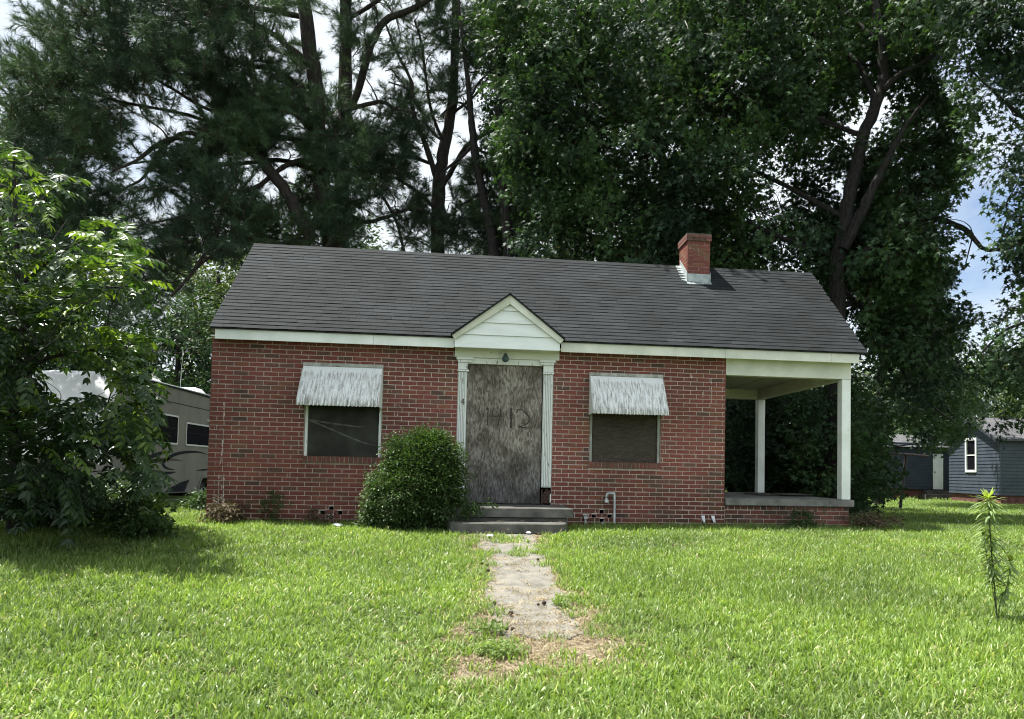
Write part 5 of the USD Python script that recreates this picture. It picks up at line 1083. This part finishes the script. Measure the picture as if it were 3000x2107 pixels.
TIPS = np.array([hp(px, py, dd_) for px, py, dd_ in ((40, 430, 9), (70, 480, 8.8), (195, 660, 8.7), (230, 690, 8.6), (330, 660, 8.5), (370, 700, 8.5), (360, 790, 8.4), (420, 830, 8.3), (440, 850, 8.2), (90, 880, 8.4), (130, 900, 8.4), (330, 985, 8.3), (420, 1010, 8.2), (440, 1180, 8.2), (470, 1230, 8.2), (450, 1320, 8.2), (40, 600, 8.6), (340, 1150, 8.3))])
for p, jj in zip(P, j):
    d = p - sk[jj, :3]; d = unit(d + [0, 0, .02]); d = unit(d + hr.normal(0, .45, 3) * [1, 1, .35] + np.array([.15, -.1, 0]))
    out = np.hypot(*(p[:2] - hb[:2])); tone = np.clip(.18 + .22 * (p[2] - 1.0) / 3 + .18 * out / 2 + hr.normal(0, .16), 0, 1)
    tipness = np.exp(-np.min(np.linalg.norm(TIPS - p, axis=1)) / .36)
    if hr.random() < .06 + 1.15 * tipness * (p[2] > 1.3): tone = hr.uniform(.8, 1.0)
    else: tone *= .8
    leaves.append((p, compound_leaf(hr, p - d * .10, d, hr.uniform(.20, .31), tone, hr.uniform(.15, .55))))
leaves.sort(key=lambda q: (np.linalg.norm(q[0] - EYE) + (20 if q[0] @ RGT - EYE @ RGT < -1637 / FPX * ((q[0] - EYE) @ FWD) else 0)))
restl = MB()
for i, (p, mb) in enumerate(leaves):
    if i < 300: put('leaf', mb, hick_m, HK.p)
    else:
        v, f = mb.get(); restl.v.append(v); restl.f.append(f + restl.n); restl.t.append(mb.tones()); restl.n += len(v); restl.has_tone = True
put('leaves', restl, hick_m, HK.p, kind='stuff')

# ------------------------------------------------------------------ shrub and small plants
SM = [leaf_spray(80 + i, oval_leaf, 34, .26, .10, (.030, .052), .2, .004) for i in range(5)]
FERN = [leaf_spray(90 + i, oval_leaf, 26, .22, .07, (.035, .075), .5, .003, .4) for i in range(4)]
sc_ = np.array([3.10, -.78]); gz = float(ground_z(*sc_))
SH = Tree('evergreen_shrub', 'dense rounded green shrub against the brick wall left of the steps', gbark_m, cat='shrub')
for i in range(12):
    a = i * 2.4; e = [sc_[0] + .42 * math.cos(a), sc_[1] + .3 * math.sin(a), gz + .5 + .6 * ((i * 7) % 5) / 5]; SH.limb3('stem', [[sc_[0] + .1 * math.cos(a), sc_[1] + .08 * math.sin(a), gz - .05, .014], [sc_[0] + .25 * math.cos(a), sc_[1] + .2 * math.sin(a), gz + .35, .010], [*e, .004]], 3, 5)
for cx, cz, rx, rz, n in ((3.09, .42, .48, .42, 720), (3.14, .80, .34, .32, 380), (2.86, .36, .30, .34, 240), (3.38, .48, .20, .42, 200), (3.18, 1.05, .15, .13, 70), (2.64, .12, .13, .12, 60), (3.48, .78, .09, .20, 46), (2.90, .90, .16, .18, 70), (3.36, .98, .10, .14, 40)):
    d = SH.r.normal(size=(n, 3)); d /= np.linalg.norm(d, axis=1, keepdims=True); lump = 1 + .38 * (meshkit.fbm(d * 2.1 + cx * 3, 3, 3)[:, None] - .45)
    Q = np.array([cx, -.78, gz + cz + .06]) + d * SH.r.uniform(.45, 1, (n, 1)) ** .5 * lump * [rx, min(rx, .5) * .95, rz]; Q[:, 1] = np.minimum(Q[:, 1], -.12 - .1 * SH.r.random(n)); Q = Q[Q[:, 2] > float(gz) + .02]; SH.pts.append(Q)
Qa = np.vstack(SH.pts); dd = Qa - [3.1, -.7, gz + .45]; dd /= np.linalg.norm(dd, axis=1, keepdims=True)
instancer('foliage', SH.p, SM, shrub_m, Qa, dd + SH.r.normal(0, .5, dd.shape) + [0, 0, .5], SH.r.uniform(.8, 1.2, len(Qa)), 5)
sh_sprig = smooth_path([[3.62, -.85, .45], [3.70, -.95, .85], [3.73, -1.0, 1.12], [3.76, -1.02, 1.22]], 4)
put('stem', tube(sh_sprig, np.linspace(.006, .003, len(sh_sprig)), 5), twig_m, SH.p)
Qs = sh_sprig[-10:] + SH.r.normal(0, .04, (10, 3)); instancer('foliage', SH.p, SM, shrub_m, Qs, SH.r.normal(0, 1, (10, 3)), np.full(10, .8), 8)

def plant(name, label, c, rad, hgt, n, protos, mat, sc, cat='weed', stems=4, group=None):
    T = thing(name, label, cat, group); r = np.random.default_rng(sum(map(ord, label))); gz = float(ground_z(c[0], c[1])); st = MB()
    for i in range(stems):
        a = r.uniform(0, 6.28); e = np.array([c[0] + rad * .6 * math.cos(a), c[1] + rad * .6 * math.sin(a), gz + hgt * r.uniform(.6, 1)]); b = np.array([c[0], c[1], gz - .03])
        put('stem', tube(smooth_path([b, (b + e) / 2 + [0, 0, .15 * hgt], e], 4), np.linspace(.006, .002, 9), 4), twig_m, T)
    P = np.array([c[0], c[1], gz]) + np.column_stack([r.normal(0, rad * .5, n), r.normal(0, rad * .4, n), r.uniform(.04, hgt, n)])
    instancer('foliage', T, protos, mat, P, np.column_stack([r.normal(0, 1, n), r.normal(0, 1, n), r.uniform(.0, .8, n)]), r.uniform(*sc, n), 3); return T
fr = np.random.default_rng(5)
ft = thing('step_weed', 'leafy weed drooping over the edge of the upper step', 'weed'); Pf = np.column_stack([fr.normal(3.88, .085, 26), fr.normal(-1.02, .05, 26), fr.uniform(.30, .47, 26)])
put('stem', tube(smooth_path([[3.86, -.9, .39], [3.88, -.98, .46], [3.89, -1.03, .44]], 4), .003, 4), twig_m, ft); instancer('foliage', ft, FERN, shrub_m, Pf, np.column_stack([fr.normal(0, 1, 26), -np.ones(26) * .5, fr.normal(0, .4, 26)]), fr.uniform(.5, .8, 26), 2)
g = gpt(672, 1535); plant('dry_weed', 'dry brown weed clump at the foot of the wall near the left corner', (g[0], -.28), .26, .26, 70, FERN, dry_m, (.6, .9), stems=9)
plant('wall_weed', 'thin green weed against the left wall, beside the dry clump', (1.02, -.18), .10, .45, 22, FERN, shrub_m, (.5, .8), stems=3)
plant('wall_weed', 'short weed by the pipe below the left wall vent', (1.62, -.2), .10, .22, 16, FERN, dry_m, (.5, .8), stems=4)
plant('wall_weed', 'low green weeds in front of the porch foundation', (9.05, -.25), .25, .28, 40, FERN, shrub_m, (.5, .8), stems=5)
plant('dead_brush', 'heap of dead brown twigs at the right corner of the porch', (10.25, -.1), .26, .22, 50, FERN, dry_m, (.7, 1.0), cat='brush', stems=14)
g = gpt(372, 1560); plant('undergrowth', 'low bushy weeds in the grass below the bent sapling', g[:2], .34, .34, 90, FERN, shrub_m, (.9, 1.4), stems=6)
g = gpt(430, 1580); plant('undergrowth', 'low feathery weeds right of the bent sapling', g[:2], .30, .24, 60, FERN, shrub_m, (.8, 1.2), stems=5)
g = gpt(200, 1545); plant('undergrowth', 'shaded weeds at the foot of the young tree', g[:2], .6, .35, 110, FERN, hick_m, (1.0, 1.7), stems=8)
g = gpt(40, 1530); plant('undergrowth', 'shaded weeds at the far left edge', g[:2], .6, .4, 120, FERN, hick_m, (1.0, 1.8), stems=8)
g = gpt(330, 1505); plant('undergrowth', 'tall wispy weeds under the trailer body', g[:2], .55, .6, 120, FERN, shrub_m, (.9, 1.5), stems=9)
g = gpt(620, 1500); plant('undergrowth', 'short weeds under the trailer wheels', g[:2], .5, .35, 70, FERN, shrub_m, (.9, 1.4), stems=5)
sp_ = Tree('bent_sapling', 'bent green sapling with pale feathery leaves before the trailer', gbark_m, cat='sapling')
b = gpt(368, 1562); dpt = (b - EYE) @ FWD
stm = [[*b - [0, 0, .05], .008], [*at(405, 1530, dpt), .007], [*at(446, 1498, dpt), .005], [*at(470, 1470, dpt), .003]]
sp_.limb3('stem', stm, 4, 6, twig_m)
for i in range(14):
    a, c = hr.uniform(385, 520), hr.uniform(1448, 1492); q = at(a, c, dpt + hr.uniform(-.35, .35)); put('leaf', compound_leaf(hr, q, unit(np.array([hr.normal(0, 1), hr.normal(0, 1), .15])), hr.uniform(.2, .3), hr.uniform(.75, 1), .25), hick_m, sp_.p)
for i, (px, py, lab) in enumerate(((1468, 1925, 'small broad-leaved weed patch in the bare soil at the near end of the path'), (1645, 1778, 'small leafy weed at the right edge of the path'), (1428, 1868, 'small leafy weed left of the path end'))):
    g = gpt(px, py); plant('path_weed', lab, g[:2], (.13, .07, .07)[i], .045, (34, 14, 14)[i], FERN, grass_m, (.3, .5), stems=3)
# tall horseweed at the right
hwb = gpt(2922, 1815); hd = (hwb - EYE) @ FWD
HW = thing('tall_weed', 'tall narrow-leaved weed with yellow-green tops standing alone on the right lawn', 'weed')
stems = [([(2922, 1825), (2912, 1700), (2905, 1620), (2900, 1550), (2897, 1480), (2896, 1462)], .007, 190, .20), ([(2925, 1790), (2935, 1750), (2951, 1715), (2957, 1670), (2959, 1645)], .004, 76, .13), ([(2920, 1800), (2904, 1700), (2890, 1630), (2882, 1570)], .004, 64, .13)]
for pts, rad, nl, ll in stems:
    c = smooth_path([at(a, b_, hd + (0 if rad > .01 else -.05)) for a, b_ in pts], 8); put('stem', tube(c, np.linspace(rad, rad * .35, len(c)), 6), twig_m, HW)
    for i in range(nl + 26):
        top = i >= nl; t = (.20 + .78 * (i / nl)) if not top else 1.0; k = min(len(c) - 1, int(t * (len(c) - 1))); ph = i * 2.399 + hr.normal(0, .2)
        el = (-.12 + .5 * max(0, t - .7) + hr.normal(0, .26)) if not top else hr.uniform(.15, 1.35); drp = hr.uniform(.02, .42); l = ll * hr.uniform(.7, 1.2) * (1.0 if t < .85 else .85) * (.62 if top else 1) * (.75 if t < .4 else 1)
        d = np.array([math.cos(ph) * math.cos(el), math.sin(ph) * math.cos(el), math.sin(el)]); sdv = unit(np.cross(d, [0, 0, 1.0])); w = .0085 if not top else .009; mbl = MB(); V = []; S = np.linspace(0, 1, 6)
        for u in S:
            q = c[k] + d * l * u + np.array([0, 0, -drp * l * u * u]) * (1 if not top else .35); ww = w * (math.sin(math.pi * min(1, .12 + .88 * u)) ** .7 if u < 1 else 0); V += [q - sdv * ww, q + sdv * ww]
        F_ = [[2 * m_, 2 * m_ + 1, 2 * m_ + 3, 2 * m_ + 2] for m_ in range(5)]
        mbl.add(V, F_, .98 if top else float(np.clip(.45 + .35 * t + hr.normal(0, .1), 0, .85))); put('leaf', mbl, weed_m, HW)

# ------------------------------------------------------------------ grass
def blade_patch(seed, size, n, hmin, hmax, wd, flat=.0, tan=.03, tones=(.05, .95)):
    r = np.random.default_rng(seed); x = r.uniform(-size / 2, size / 2, n); y = r.uniform(-size / 2, size / 2, n); h = r.uniform(hmin, hmax, n); a = r.uniform(0, 2 * np.pi, n); b = np.clip(r.gamma(2.8, .38, n), .1, 2.1) + flat; w = wd * r.uniform(.6, 1.25, n)
    K = 4; s = np.linspace(0, 1, K); th = b[:, None] * s[None] * 1.25 + .15 * b[:, None]
    dh = np.cumsum(np.sin(th), 1) / K; dz = np.cumsum(np.cos(th), 1) / K; dh = (dh - dh[:, :1]) * h[:, None]; dz = (dz - dz[:, :1]) * h[:, None]
    px = x[:, None] + dh * np.cos(a)[:, None]; py = y[:, None] + dh * np.sin(a)[:, None]; tw = a + np.pi / 2 + r.normal(0, .5, n); prof = np.array([.75, 1.0, .75, .06])
    ox = np.cos(tw)[:, None] * w[:, None] * prof / 2; oy = np.sin(tw)[:, None] * w[:, None] * prof / 2
    V = np.stack([np.stack([px - ox, py - oy, dz], -1), np.stack([px + ox, py + oy, dz], -1)], 2).reshape(n, K * 2, 3)
    base = (np.arange(n) * 2 * K)[:, None, None]; q = np.array([[2 * i, 2 * i + 1, 2 * i + 3, 2 * i + 2] for i in range(K - 1)]); q = np.vstack([q[:, [0, 1, 2]], q[:, [0, 2, 3]]]); f = (base + q[None]).reshape(-1, 3)
    t = r.uniform(*tones, n); t[r.random(n) < tan] = 1.0
    mb = MB(); mb.v = [V.reshape(-1, 3)]; mb.f = [f]; mb.t = [np.repeat(t, 2 * K)]; mb.n = n * 2 * K; mb.has_tone = True; return mb
def frustum_ok(P, mg=1.2):
    d = P - EYE; z = d @ FWD; x = d @ RGT; return (z > .6) & (x > z * (0 - CX) / FPX - mg) & (x < z * (3000 - CX) / FPX + mg)
gr = np.random.default_rng(99)
import shapely
def scatter(x0, x1, y0, y1, step):
    X, Y = np.meshgrid(np.arange(x0, x1, step), np.arange(y0, y1, step)); X = X + gr.uniform(-.6, .6, X.shape) * step; Y = Y + gr.uniform(-.6, .6, Y.shape) * step; X, Y = X.ravel(), Y.ravel()
    P = np.column_stack([X, Y, ground_z(X, Y)]); return P[frustum_ok(P)]
no_grass = [sg.box(-.02, -.02, 9.95, 3.7), sg.box(3.5, -1.38, 5.24, 0), sg.box(TX - TW - .2, 9.5, TX - .4, 19)]
def keep(P):
    k = np.ones(len(P), bool)
    for s in no_grass: k &= ~shapely.contains_xy(s, P[:, 0], P[:, 1])
    return k
core_path = wpoly.buffer(-.02); pz = shapely.points
def lawn(P):
    P = P[keep(P)]; pts = shapely.points(P[:, 0], P[:, 1]); q = meshkit.fbm(np.column_stack([P[:, :2] * 2.1, np.zeros(len(P))]), 3, 21)
    onp = shapely.contains(core_path, pts); onb = shapely.contains(bare, pts); over = (P[:, 1] > -2.95) & (gr.random(len(P)) < .55)
    dist = shapely.distance(bare.boundary, pts)
    k = ~onp & (~onb | (gr.random(len(P)) < np.clip(.80 - dist * 1.8, 0.14, .80) * (q > .36)))
    k |= (onp & over & (P[:, 1] < -1.50)) & (np.abs(P[:, 1] + 2.35) > .16)
    edge = onp & (shapely.distance(wpoly.boundary, pts) < .075) & (gr.random(len(P)) < .30); k |= edge
    return P[k]
near = lawn(scatter(-6, 14, -9.6, -3.2, .115)); mid = lawn(scatter(-8, 16, -3.2, .6, .14))
def quats_for(n, tilt=.10):
    a = gr.uniform(0, 2 * np.pi, n); from scipy.spatial.transform import Rotation; return (Rotation.from_euler('z', a) * Rotation.from_euler('xy', gr.normal(0, tilt, (n, 2)))).as_quat()
gp1 = [blade_patch(i, .20, 78, .045, .12, .0095) for i in range(8)]
gp2 = [blade_patch(20 + i, .26, 64, .05, .12, .0120) for i in range(6)]
P1 = np.vstack([near, mid]); hs = .72 + .75 * meshkit.fbm(np.column_stack([P1[:, :2] * .8, np.zeros(len(P1))]), 3, 31) + .25 * smst(-1.0, -.1, P1[:, 1]) * (P1[:, 1] < .3)
shade_wall = smst(-.9, -.2, P1[:, 1])
instancer('grass', None, gp1, grass_m, P1, None, np.column_stack([np.ones(len(P1)), np.ones(len(P1)), hs]) * gr.uniform(.85, 1.2, len(P1))[:, None], 1, quats=quats_for(len(P1)), label='short bright green lawn grass in front of the house', cat='grass')
back = np.vstack([scatter(-16, 2, .6, 22, .24), scatter(8.5, 34, .6, 20, .24), scatter(-30, 2, 22, 34, .8), scatter(8, 50, 20, 45, .7)]); back = back[keep(back)]
instancer('grass', None, gp2, grass_m, back, None, gr.uniform(1.0, 1.6, len(back)) * np.where(back[:, 1] > 21, 1.8, 1.0), 2, quats=quats_for(len(back)), label='grass of the side and rear yards beyond the house', cat='grass')
# dry thatch lying round the path
pts = scatter(3.2, 5.6, -7.3, -1.3, .08); pp = shapely.points(pts[:, 0], pts[:, 1]); db = shapely.distance(bare, pp); onw = shapely.contains(core_path, pp)
dens = np.where(onw, np.clip(.14 + .85 * smst(-4.0, -5.9, pts[:, 1]) + .3 * (pts[:, 0] < 4.15), 0, .95), np.where(db <= 0, .85, np.clip(.4 - db * 1.5, 0, .4))); k = (gr.random(len(pts)) < dens) & (shapely.distance(sg.box(3.5, -1.38, 5.24, 0), pp) > .05)
tp = [blade_patch(50 + i, .16, 26, .03, .09, .0062, flat=1.0, tan=.1, tones=(0, .9)) for i in range(5)]
T_ = pts[k] + [0, 0, .012]; instancer('dry_thatch', None, tp, straw_m, T_, None, gr.uniform(.7, 1.2, len(T_)), 4, quats=quats_for(len(T_)), label='dry straw-coloured clippings strewn round the path', cat='thatch')
P3 = scatter(-6, 12, -9.4, -1, .55); tp2 = [blade_patch(70 + i, .5, 16, .05, .12, .006, flat=.7, tan=.2, tones=(.2, 1)) for i in range(4)]
P3 = P3[keep(P3)] + [0, 0, .03]; instancer('dry_thatch', None, tp2, straw_m, P3, None, gr.uniform(.8, 1.2, len(P3)), 6, quats=quats_for(len(P3)), label='scattered dry blades among the lawn grass', cat='thatch')
# leaf litter on the steps
lt = MB()
for i in range(130):
    if i < 80: x, y, z = gr.uniform(3.5, 5.2), -.03 - abs(gr.normal(0, .10)), .396
    elif i < 105: x, y, z = gr.uniform(3.6, 5.1), gr.uniform(-1.12, -1.05), .204
    else: x, y = gr.uniform(3.6, 5.1), gr.uniform(-1.52, -1.37); z = float(ground_z(x, y)) + .03
    a = gr.uniform(0, 6.28); s = gr.uniform(.012, .034); v = np.array([[-s, 0, 0], [0, -s * .35, .004], [s, 0, .003 + s * .3], [0, s * .35, .005]]); c_, s_ = math.cos(a), math.sin(a); v = v @ np.array([[c_, s_, 0], [-s_, c_, 0], [0, 0, 1]]); lt.add(v + [x, y, z + gr.uniform(.001, .01)], [[0, 1, 2], [0, 2, 3]], float(gr.random()))
tag(put('leaf_litter', lt, dry_m), 'small dry leaves and chips strewn on the steps', 'leaf litter', None, 'stuff')
